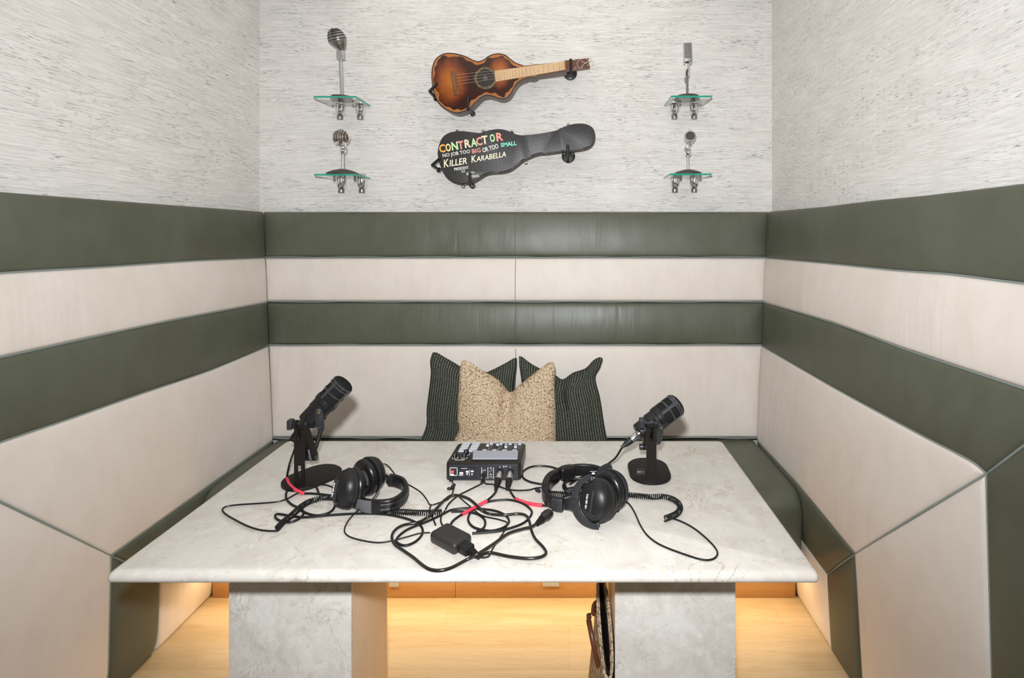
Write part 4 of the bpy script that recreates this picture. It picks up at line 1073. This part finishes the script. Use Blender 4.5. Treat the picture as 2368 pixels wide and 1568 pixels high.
tube(b, [e0]+[T(c4(1690, 60)[0], c4(1690, 60)[1], TZ+.006)]+cable_pts([c4(1668, 170), c4(1580, 258), c4(1450, 332), c4(1310, 410), c4(1225, 470), c4(1190, 520)], RX, .004), RX, 10, 6)
obj_split('cable', b, MRUB, cl)
def tape(par, pts, r=.0042):
    b = NB(); tube(b, cable_pts(pts, RX, .004), r, 12, 6); obj('red_tape', b, MRED, par, label='red tape band')
tape(cl, [c4(1572, 266), c4(1520, 295), c4(1450, 332), c4(1380, 372), c4(1312, 408)])
b = NB(); tube(b, cable_pts([c1(155, 372, ), c1(180, 440), c1(225, 495), c1(300, 550), c1(400, 596)], RX, .0035), .0042, 12, 6); obj('red_tape', b, MRED, cl, label='red tape band')
# right microphone's cable
cr = thing('microphone_cable', 'black cable from the right microphone, running under the right headphones, with red tape', 'cable', T(1330, 1120, TZ))
b = NB(); end = xlr_plug(cr, MR @ Vector((0, 0, -.004)), -axR+Vector((0, -.03, -.01)))
tube(b, [end, P(1424, 1058, 1.485), P(1407, 1072, 1.51)]+cable_pts([(1386, 1085), (1360, 1096), (1340, 1106), (1318, 1120)], RX), RX, 10, 6)
strand(b, [(1310, 1089), (1292, 1085), (1270, 1079), (1245, 1077.5), (1224, 1081), (1209, 1092), (1210, 1105), (1225, 1114), (1252, 1119.5), (1272, 1119)], RX)
for k in range(4): strand(b, [(1302+k*3, 1126+k*2), (1306, 1117-k*1.5), (1330, 1110-k), (1356, 1108), (1362, 1115+k), (1340, 1124+k*2), (1312, 1130+k)], RX, .006*k*.5)
s0 = Vector((JL.x, Y0-.003, JL.z)); e0 = xlr_plug(cr, s0, (-.02, -.62, -.26))
tube(b, [e0]+cable_pts([c4(1795, 110), c4(1830, 180), c4(1885, 248), c4(1980, 285), c4(2150, 312), (1275, 1169), (1300, 1160)], RX, .001), RX, 10, 6)
obj_split('cable', b, MRUB, cr)
b = NB(); tube(b, cable_pts([c4(1882, 246), c4(1930, 268), c4(1990, 287), c4(2070, 302), c4(2160, 312)], RX, .001), .0046, 12, 6); obj('red_tape', b, MRED, cr, label='red tape band')
b = NB(); tube(b, cable_pts([(1391, 1082), (1384, 1086)], RX, .000), .0042, 12, 0); obj('red_tape', b, MRED, cr, label='red tape band')

# power adapter, USB lead
ad = thing('power_adapter', 'small black power brick with a thin lead, lying in the cable tangle', 'power adapter', T(1043, 1245, TZ))
q = [T(*c4(x, y), TZ+.027) for x, y in ((985, 600), (1140, 462), (1412, 600), (1245, 740))]
w0, w1 = (q[2]+q[3])/2-(q[0]+q[1])/2, (q[1]+q[2])/2-(q[0]+q[3])/2
cc = sum(q, Vector())/4; dX = w0.normalized(); dY = Vector((-dX.y, dX.x, 0)); lx, ly = w0.length/2*1.0, w1.length/2*.96
Ma = Matrix(((dX.x, dY.x, 0, cc.x), (dX.y, dY.y, 0, cc.y), (0, 0, 1, TZ), (0, 0, 0, 1)))
b = NB(); bx(b, (-lx, -ly, .0003), (lx, ly, .027), .009, Ma, 5); brk = obj('brick', b, mat('adapter_black', (.022, .020, .019), .45), ad)
b = NB(); lathe(b, [(.0052, 0), (.0052, .0003), (.0046, .0003)], Ma @ Matrix.Translation((lx*.45, -.002, .0268)), 24); obj('embossed_ring', b, MBLK, brk)
RU = .0017
b = NB()
pu = cable_pts([c4(978, 600), c4(870, 607), c4(750, 640), c4(600, 680), c4(450, 705), c4(300, 690), c4(140, 648), c4(76, 590), c4(100, 500), c4(180, 400)], RU, .003)
pu += [T(*c4(280, 318), TZ+.018), T(*c4(370, 250), TZ+.030), T(*c4(425, 165), TZ+.040), P(876, 1120, 1.37), P(875, 1105, 1.38), P(874, 1088, 1.40), P(880, 1078, 1.44), P(888, 1073, 1.47), P(900, 1080, 1.48)]
pu += cable_pts([c1(1850, 372, ), c1(1960, 440), c1(2100, 520), c1(2200, 590), c1(2280, 690), c4(985, 308), c4(1100, 275), c4(1170, 245), c4(1215, 180), c4(1222, 100)], RU, .008)
pu[19:19] = []
tube(b, pu+[Vector((fr_pt(520, 965).x, Y0-.012, TZ+.009))], RU, 8, 6); obj('usb_lead', b, MRUB, ad)
b = NB(); u = fr_pt(518, 965); bx(b, (u.x-.005, Y0-.018, TZ+.006), (u.x+.005, Y0-.0012, TZ+.013), .0015); obj('usb_plug', b, MBLK, ad)
b = NB(); p = T(*c4(1215, 125), TZ+.008); ell(b, p, (.006, .008, .007), nu=10, nv=7); ell(b, p+Vector((-.009, -.004, -.001)), (.006, .004, .004), nu=8, nv=6); ell(b, p+Vector((.003, .006, .004)), (.004, .005, .004), nu=8, nv=6); obj('cable_tie', b, MRUB, ad)
b = NB(); strand(b, [c4(1290, 232), c4(1400, 325), c4(1520, 418), c4(1700, 462), c4(1788, 500), c4(1755, 590), c4(1680, 700), c4(1625, 790), c4(1590, 850), c4(1500, 860), c4(1390, 820), c4(1290, 752)], RU, .004); obj('spare_lead', b, MRUB, ad)

# power cord
pc = thing('mains_cable', 'thick glossy black mains cord curling nearest the front edge of the table', 'cable', T(1100, 1290, TZ))
RP_ = .0033
b = NB()
pp = [Ma @ Vector((lx+.052, -ly*.15, .010))]+cable_pts([c4(1600, 812), c4(1800, 850), c4(2000, 872), c4(2140, 858), c4(2198, 815), c4(2165, 750), c4(2085, 665), c4(2045, 580), c4(2022, 480), c4(1985, 420), c4(1900, 402), c4(1750, 415), c4(1600, 402)], RP_, .002)
pp += cable_pts([c4(1520, 362), c4(1450, 295), c4(1380, 242), c4(1290, 212), c4(1200, 210), c4(1120, 265), c4(1040, 348), c4(960, 430)], RP_, .016)
pp += cable_pts([c4(850, 492), c4(700, 520), c4(612, 570), c4(575, 640), c4(602, 720), c4(700, 792), c4(800, 862), c4(900, 945), c4(980, 988), c4(1080, 998), c4(1200, 970), c4(1350, 892)], RP_, .002)
pp += cable_pts([c4(1500, 812), c4(1650, 716), c4(1800, 610), c4(1950, 562), c4(2040, 540), c4(2105, 500)], RP_, .012)
tube(b, pp, RP_, 12, 6); obj('cord', b, MCORD, pc)
def ribbed(b, a, c, r0, r1, k=5):
    a, c = Vector(a), Vector(c)
    for i in range(k): p = a.lerp(c, i/(k-1)); d = (c-a).normalized(); rr = lerp(r0, r1, i/(k-1)); cyl(b, p-d*.0017, p+d*.0017, rr, n=14)
    cyl(b, a, c, r0*.72, r1*.72, 12)
b = NB(); bx(b, (lx-.002, -ly*.15-.013, .005), (lx+.026, -ly*.15+.013, .022), .003, Ma); pg = obj('inlet_plug', b, MBLK, pc)
b = NB(); ribbed(b, Ma @ Vector((lx+.027, -ly*.15, .013)), Ma @ Vector((lx+.052, -ly*.15, .010)), .0095, .0055); obj('plug_strain_relief', b, MBLK, pg)
p0, p1 = T(*c4(2110, 500), TZ+.015), T(*c4(2238, 385), TZ+.018); d = (p1-p0).normalized()
b = NB(); M = Matrix.Translation(p0+d*.016) @ frame(d, (0, 0, 1)); ell(b, (0, 0, 0), (1, 1, 1)) if False else None
lathe(b, [(0, 0), (.007, 0), (.010, .006), (.0135, .014), (.0135, .026), (.011, .034), (.006, .037), (0, .038)], M @ Matrix.Diagonal((.75, 1, 1, 1)), 24); wp = obj('wall_plug', b, MCORD, pc)
b = NB(); ribbed(b, p0-d*.002, p0+d*.017, .0055, .009, 4); obj('wall_plug_strain_relief', b, MBLK, wp)

# ------------------------------------------------------------------ headphones
def coil(bm, path, R=.0060, r=.0016, pitch=.0052, n=12):
    pts = crom(path, 10); L = [0]
    for p, q_ in zip(pts, pts[1:]): L.append(L[-1]+(q_-p).length)
    tot = L[-1]; turns = tot/pitch; N = int(turns*n); out = []; k = 0
    for i in range(N+1):
        s_ = tot*i/N
        while k < len(L)-2 and s_ > L[k+1]: k += 1
        f = (s_-L[k])/max(1e-9, L[k+1]-L[k]); c = pts[k].lerp(pts[k+1], f); t = (pts[k+1]-pts[k]).normalized()
        sd = t.cross(Vector((0, 0, 1))).normalized(); up = sd.cross(t)
        a = 2*PI*turns*i/N; out.append(c+sd*R*math.cos(a)+up*R*math.sin(a))
    return sweep(bm, out, circ(r, 5))
def cup(par, c, n_, R=.046, near=True, txt=None, up=(0, 0, 1)):
    """c: centre of the cushion plane; n_: direction the outer shell faces"""
    M = Matrix.Translation(Vector(c)) @ frame(n_, up)       # local z = outward, x ~ up
    M = M @ Matrix.Diagonal((1.05, 1.05, 1.05, 1)); S = M @ Matrix.Diagonal((1.0, .92, 1, 1))
    b = NB(); lathe(b, [(0, .034), (.012, .034), (.026, .031), (.038, .024), (.0435, .014), (.045, .006), (.045, 0), (.040, -.001), (0, -.001)], S, 44); sh = obj('ear_cup', b, MBLK, par)
    b = NB(); tube(b, [S @ Vector((.0455*math.cos(q_), .0455*math.sin(q_), .004)) for q_ in [2*PI*i/40 for i in range(40)]], .0012, 6, 0, True); obj('rim', b, MLG, sh)
    b = NB(); tor = []
    for i in range(56):
        a = 2*PI*i/56; rr = []
        for j in range(12):
            q_ = 2*PI*j/12; wr = 1+.03*math.sin(a*28)*(1 if math.cos(q_) > 0 else .2)
            rr.append(b.verts.new(S @ Vector(((.034+.0125*wr*math.cos(q_))*math.cos(a), (.034+.0125*wr*math.cos(q_))*math.sin(a), -.011+.0115*math.sin(q_)))))
        tor.append(rr)
    for i in range(56):
        for j in range(12): b.faces.new((tor[i][j], tor[(i+1) % 56][j], tor[(i+1) % 56][(j+1) % 12], tor[i][(j+1) % 12]))
    obj('ear_cushion', b, MBLKG, par)
    b = NB(); lathe(b, [(0, -.004), (.026, -.004), (.0265, -.001)], S, 30); obj('inner_pad', b, MGREY, sh)
    b = NB(); bx(b, (-.024, -.004, .026), (.024, .001, .0362), .001, M); bx(b, (-.026, -.014, .024), (-.0235, .006, .0335), .0008, M); obj('cup_ridge', b, MLG, sh)
    if txt:
        b = NB(); text_on(b, txt, M @ Vector((-.016, .009, .0345)), M @ Vector((.014, .009, .0345)), .0045, M.to_3x3() @ Vector((0, 1, 0)) if txt else up, .0006); obj('cup_lettering', b, MWTXT, sh, smooth=False)
    return M, sh
def fork(par, M, tip, name='yoke'):
    """flat fork from tip to both edges of the cup"""
    tip = Vector(tip); R3 = M.to_3x3(); nz = (R3 @ Vector((0, 0, 1))).normalized()
    c = M @ Vector((0, 0, .016)); u = tip-c; u = (u-nz*u.dot(nz)).normalized(); v = nz.cross(u).normalized()
    b = NB()
    for sg in (1, -1):
        pts = [c+(u*math.cos(q_)+v*sg*math.sin(q_))*.053+nz*.004*math.cos(q_) for q_ in [PI*.5*i/10 for i in range(11)]]
        pts = [tip, tip.lerp(pts[0], .6)+v*sg*.002, pts[1]]+pts[2:]
        sweep(b, crom(pts, 3), lambda f: rrect(lerp(.026, .013, min(1, f*1.3)), .006, .002, 2), up=nz)
        e = pts[-1]; cyl(b, e, e-(e-c)*.16, .0042, n=12)
    return obj(name, b, MLG, par)

# left pair
hl = thing('headphones', 'black headphones on the left, band curling right, cushions facing each other', 'headphones', T(850, 1155, TZ))
nl = Vector((-.64, -.74, .20)); cN = T(808, 1129, TZ+.050)
Mn, shn = cup(hl, cN, nl, txt='HD 280 PRO', up=(0, 0, 1))
cF = T(846, 1108, TZ+.049)+Vector((.0, .02, 0)); nf = Vector((.50, .86, .05)); Mf, shf = cup(hl, cF, nf)
band = [T(822, 1160, TZ+.022), T(848, 1169, TZ+.020), T(880, 1171, TZ+.020), T(910, 1166, TZ+.020), T(932, 1151, TZ+.020), T(939, 1135, TZ+.022), T(932, 1120, TZ+.024), T(915, 1112, TZ+.027), T(900, 1110, TZ+.029)]
pr = rrect(.0125, .034, .006, 4)
b = NB(); sweep(b, crom(band, 8), pr, up=(0, 0, 1)); hb = obj('headband', b, MBLKG, hl)
b = NB()
for dz in (-.006, .006): tube(b, [p+Vector((0, 0, dz)) for p in [q_+(q_-T(880, 1135, TZ+.02)).normalized()*.0066 for q_ in band[2:8]]], .0012, 6, 6)
obj('band_groove', b, MLG, hb)
pl0, pl1 = band[1], band[3]
b = NB(); sweep(b, crom([p+Vector((0, -.0015, 0)) for p in (T(828, 1163, TZ+.020), T(845, 1168.5, TZ+.020), T(862, 1171, TZ+.020))], 5), rrect(.014, .030, .003, 3), up=(0, 0, 1)); plq = obj('size_slider', b, MGREY, hl)
b = NB(); text_on(b, 'SENNHEISER', T(834, 1166, TZ+.017)+Vector((0, -.0105, 0)), T(859, 1171, TZ+.017)+Vector((0, -.0092, 0)), .0036, (0, 0, 1), .0006); obj('slider_lettering', b, MBLK, plq, smooth=False)
b = NB(); sweep(b, crom([p+Vector((0, -.004, 0)) for p in (T(828, 1163, TZ+.020), T(820, 1158, TZ+.024), T(816, 1148, TZ+.03))], 5), rrect(.011, .022, .003, 3), up=(0, 0, 1)); obj('hinge', b, MBLK, hl)
fk = fork(hl, Mn, T(820, 1160, TZ+.026)) if False else None
b = NB(); h0 = band[-1]; h1 = cF+nf.normalized()*.018+Vector((.028, .0, -.006))
sweep(b, [h0+Vector((.006, 0, 0)), h0.lerp(h1, .5), h1], rrect(.009, .016, .002, 2), up=(0, 0, 1)); ex = obj('chrome_slider', b, MCHR, hl, label='exposed metal slider')
b = NB(); cyl(b, h0+Vector((.004, -.010, 0)), h0+Vector((.004, .010, 0)), .010, n=18, bev=.001); obj('hinge', b, MBLK, hl)
b = NB(); bx(b, (-.030, -.0335, .018), (-.012, .010, .0345), .003, Mn) if False else None
RH = .0021
coil(b, [T(778, 1152, TZ+.02), T(762, 1150, TZ+.012), T(742, 1152, TZ+.008), T(716, 1160, TZ+.008), T(696, 1172, TZ+.009), T(676, 1190, TZ+.011), T(655, 1207, TZ+.009), T(641, 1222, TZ+.0085)])
coil(b, [T(902, 1183, TZ+.0085), T(930, 1184, TZ+.0085), T(970, 1186, TZ+.0085), T(1004, 1185, TZ+.0085), T(1022, 1184, TZ+.0085)])
obj_split('coiled_cord', b, MRUB, hl)
b = NB()
strand(b, [c3(556, 1520), c3(470, 1520), c3(380, 1508), c3(280, 1475), c3(180, 1425), c3(90, 1372), c3(55, 1330), c3(90, 1300), c3(200, 1283), c3(400, 1270), c3(560, 1255), c3(650, 1225), (678, 1146), (700, 1134), (720, 1124), (738, 1121), (755, 1122), (770, 1127)], RH, .003)
strand(b, [c4(1130, 372), c4(1095, 430), c4(1092, 490), c4(1120, 540)], RH, 0)
tube(b, cable_pts([c4(1140, 355), c4(1180, 290), c4(1270, 212), c4(1370, 160), c4(1490, 100)], RH, .004)+[Vector((fr_pt(1105, 965).x-.001, Y0-.035, TZ+.012)), Vector((fr_pt(1105, 965).x, Y0-.020, TZ+.013))], RH, 8, 6)
strand(b, [c4(985, 310), c4(975, 360), c4(1000, 430), c4(1035, 520)], RH, 0)
obj_split('cord', b, MRUB, hl)
b = NB(); j = fr_pt(1105, 965); cyl(b, (j.x-.002, Y0-.034, TZ+.012), (j.x, Y0-.003, TZ+.0125), .0048, n=14, bev=.001); obj('jack_plug', b, MBLK, hl)

# right pair
hr = thing('headphones', 'black headphones on the right, padded band curling left, near cup lying on its fork', 'headphones', T(1340, 1160, TZ))
nr = Vector((-.50, -.80, .30)); cN = T(1383, 1157, TZ+.054)
Mn, _ = cup(hr, cN, nr, txt='HD 280 PRO')
cF = cN+Vector((.034, .046, .002)); Mf, _ = cup(hr, cF, Vector((.60, .78, -.08)))
band = [T(1303, 1166, TZ+.022), T(1282, 1163, TZ+.021), T(1264, 1152, TZ+.021), T(1257, 1134, TZ+.022), T(1266, 1113, TZ+.024), T(1284, 1099, TZ+.027), T(1312, 1090, TZ+.028), T(1345, 1086, TZ+.028), T(1376, 1089, TZ+.028), T(1396, 1098, TZ+.028), T(1402, 1108, TZ+.028)]
b = NB(); sweep(b, crom(band, 8), rrect(.010, .033, .004, 4), up=(0, 0, 1)); hb = obj('headband', b, MBLK, hr)
ctr_ = T(1325, 1130, TZ+.024)
def pad(pts, bulge):
    b = NB(); cpts = crom(pts, 8); n = len(cpts)
    def pf(u): k = math.sqrt(max(0.02, 1-(2*u-1)**4)); return rrect(.012+bulge*k, .020+.018*k, .007, 4)
    sweep(b, [p+(ctr_-p).normalized()*.004 for p in cpts], pf, up=(0, 0, 1)); return obj('band_pad', b, MBLKG, hb)
pad([T(1262, 1147, TZ+.023), T(1258, 1134, TZ+.024), T(1264, 1116, TZ+.025), T(1276, 1104, TZ+.027), T(1290, 1097, TZ+.028)], .009)
pad([T(1293, 1096, TZ+.028), T(1310, 1091, TZ+.029), T(1330, 1089, TZ+.029)], .013)
b = NB(); a_ = band[0]
p_ = [T(1301, 1167, TZ+.020), T(1290, 1166, TZ+.020), T(1279, 1163, TZ+.020)]
sweep(b, crom([q_+Vector((0, -.003, 0)) for q_ in p_], 5), rrect(.014, .031, .003, 3), up=(0, 0, 1)); obj('size_slider', b, MLG, hr)
fork(hr, Mn, T(1307, 1166, TZ+.021))
fork(hr, Mf, band[-1])
b = NB(); q0 = T(1371, 1092, TZ+.036); q0.y -= .008
fr_ = [(0, 0), (0, 0)]
for dx0, dx1, dz0, dz1 in ((-.008, .010, .006, .0066), (.0094, .010, -.006, .006)): bx(b, (q0.x+dx0, q0.y-.0008, q0.z+dz0), (q0.x+dx1, q0.y, q0.z+dz1))
bx(b, (q0.x-.003, q0.y-.0008, q0.z-.002), (q0.x+.005, q0.y, q0.z+.003)); obj('band_marking', b, MWTXT, hb, smooth=False)
b = NB()
coil(b, [T(1272, 1141, TZ+.0085), T(1300, 1143, TZ+.0085), T(1335, 1145, TZ+.0085), T(1356, 1148, TZ+.0085)])
coil(b, [T(1420, 1142, TZ+.014), T(1436, 1143, TZ+.010), T(1470, 1146, TZ+.0085), T(1505, 1149, TZ+.0085), T(1530, 1148, TZ+.0085), T(1552, 1153, TZ+.0085), T(1568, 1163, TZ+.0085), T(1573, 1175, TZ+.0085), T(1566, 1187, TZ+.0085), T(1552, 1194, TZ+.0085), T(1537, 1200, TZ+.0085)])
obj_split('coiled_cord', b, MRUB, hr)
b = NB()
strand(b, [(1540, 1196), (1556, 1199), (1580, 1208), (1605, 1222), (1630, 1242), (1650, 1262), (1659, 1277), (1655, 1289), (1640, 1295), (1618, 1293), (1580, 1281), (1540, 1266), (1515, 1253), (1495, 1236), (1480, 1213), (1468, 1186), (1455, 1166), (1440, 1156), (1425, 1152)], RH)
strand(b, [(1420, 1118), (1432, 1123), (1444, 1132), (1450, 1144), (1442, 1155), (1430, 1164), (1415, 1176)], RH, .001)
strand(b, [(1330, 1150), (1312, 1140), (1302, 1128), (1303, 1118)], RH, .006)
strand(b, [(1345, 1128), (1325, 1135), (1310, 1146), (1285, 1155)], RH, .010)
j = fr_pt(1105, 850)
tube(b, [Vector((j.x+.001, Y0-.020, TZ+.022)), Vector((j.x+.008, Y0-.042, TZ+.014))]+cable_pts([c4(1650, 95), c4(1780, 140), c4(1900, 156), c4(2020, 150), c4(2100, 130), c4(2160, 128), (1262, 1130)], RH, .002), RH, 8, 6)
obj_split('cord', b, MRUB, hr)
b = NB(); cyl(b, (j.x+.001, Y0-.034, TZ+.020), (j.x, Y0-.003, TZ+.027), .0048, n=14, bev=.001); obj('jack_plug', b, MBLK, hr)
b = NB(); p = T(*c4(2105, 150), TZ+.006); ell(b, p, (.006, .005, .006), nu=10, nv=7); ell(b, p+Vector((.006, -.006, 0)), (.005, .004, .005), nu=8, nv=6); obj('cable_tie', b, MRUB, hr)

# ------------------------------------------------------------------ straw bag beside the right pedestal
bag = thing('straw_bag', 'narrow plaited straw bag with brown strap leaning on the right table pedestal', 'bag', (.065, 1.40, 0))
xl_, xr_ = .052, .112
def ring_bag(z, open_):
    out = []; k = z/.39
    ya, yb = 1.24+.0*k, 1.56
    cx_ = lerp(.070, .0935, k); hw = lerp(.040, .0165, k)
    for i in range(40):
        a = 2*PI*i/40; c_, s_ = math.cos(a), math.sin(a)
        out.append(Vector((cx_+hw*math.copysign(abs(s_)**.8, s_), (ya+yb)/2+(yb-ya)/2*c_, z+(.02*c_ if z > .3 else 0)+(.0035*math.sin(i*2.4) if z > .3 else 0))))
    return out
b = NB(); zs = [.001]+[.39*i/12 for i in range(1, 13)]
R_ = [[b.verts.new(p) for p in ring_bag(z, 0)] for z in zs]
inn = [[b.verts.new(Vector((p.x+(.0945-p.x)*.42, p.y+(1.40-p.y)*.03, p.z))) for p in ring_bag(z, 0)] for z in zs[::-1]]
R_ += inn
for A_, B_ in zip(R_, R_[1:]):
    for i in range(40): b.faces.new((A_[i], A_[(i+1) % 40], B_[(i+1) % 40], B_[i]))
b.faces.new(R_[0]); b.faces.new(R_[-1])
obj('woven_body', b, MSTRAW, bag)
b = NB(); sweep(b, ring_bag(.392, 0), circ(.0035, 6), closed=True); obj('rim_edge', b, MSTRAW, bag)
# dark lining rising above the rim
b = NB(); rg0, rg1 = ring_bag(.20, 0), ring_bag(.39, 0)
lining = [[b.verts.new(Vector((.0945+(p.x-.0935)*k, 1.40+(p.y-1.40)*.93, z_))) for p in rg1] for k, z_ in ((.40, .19), (.45, .30), (.50, .380), (.40, .382), (.34, .30), (.3, .19))]
for A_, B_ in zip(lining, lining[1:]):
    for i in range(40): b.faces.new((A_[i], A_[(i+1) % 40], B_[(i+1) % 40], B_[i]))
b.faces.new(lining[0]); b.faces.new(lining[-1]) ; obj('dark_lining', b, mat('bag_lining', (.02, .013, .009), .6), bag)
b = NB(); sweep(b, crom([P(1383, 1540, 1.30), P(1374, 1500, 1.31), P(1366, 1460, 1.33), P(1361, 1430, 1.36), P(1363, 1424, 1.40)], 6), rrect(.011, .013, .003, 3), up=(0, 1, .2)); obj('strap', b, MLEATHBR, bag)
b = NB(); sweep(b, crom([P(1372, 1420, 1.44), P(1374, 1402, 1.47), P(1383, 1392, 1.52), P(1388, 1400, 1.54)], 6), rrect(.010, .014, .003, 3), up=(0, 1, .3)); obj('strap', b, MLEATHBR, bag)
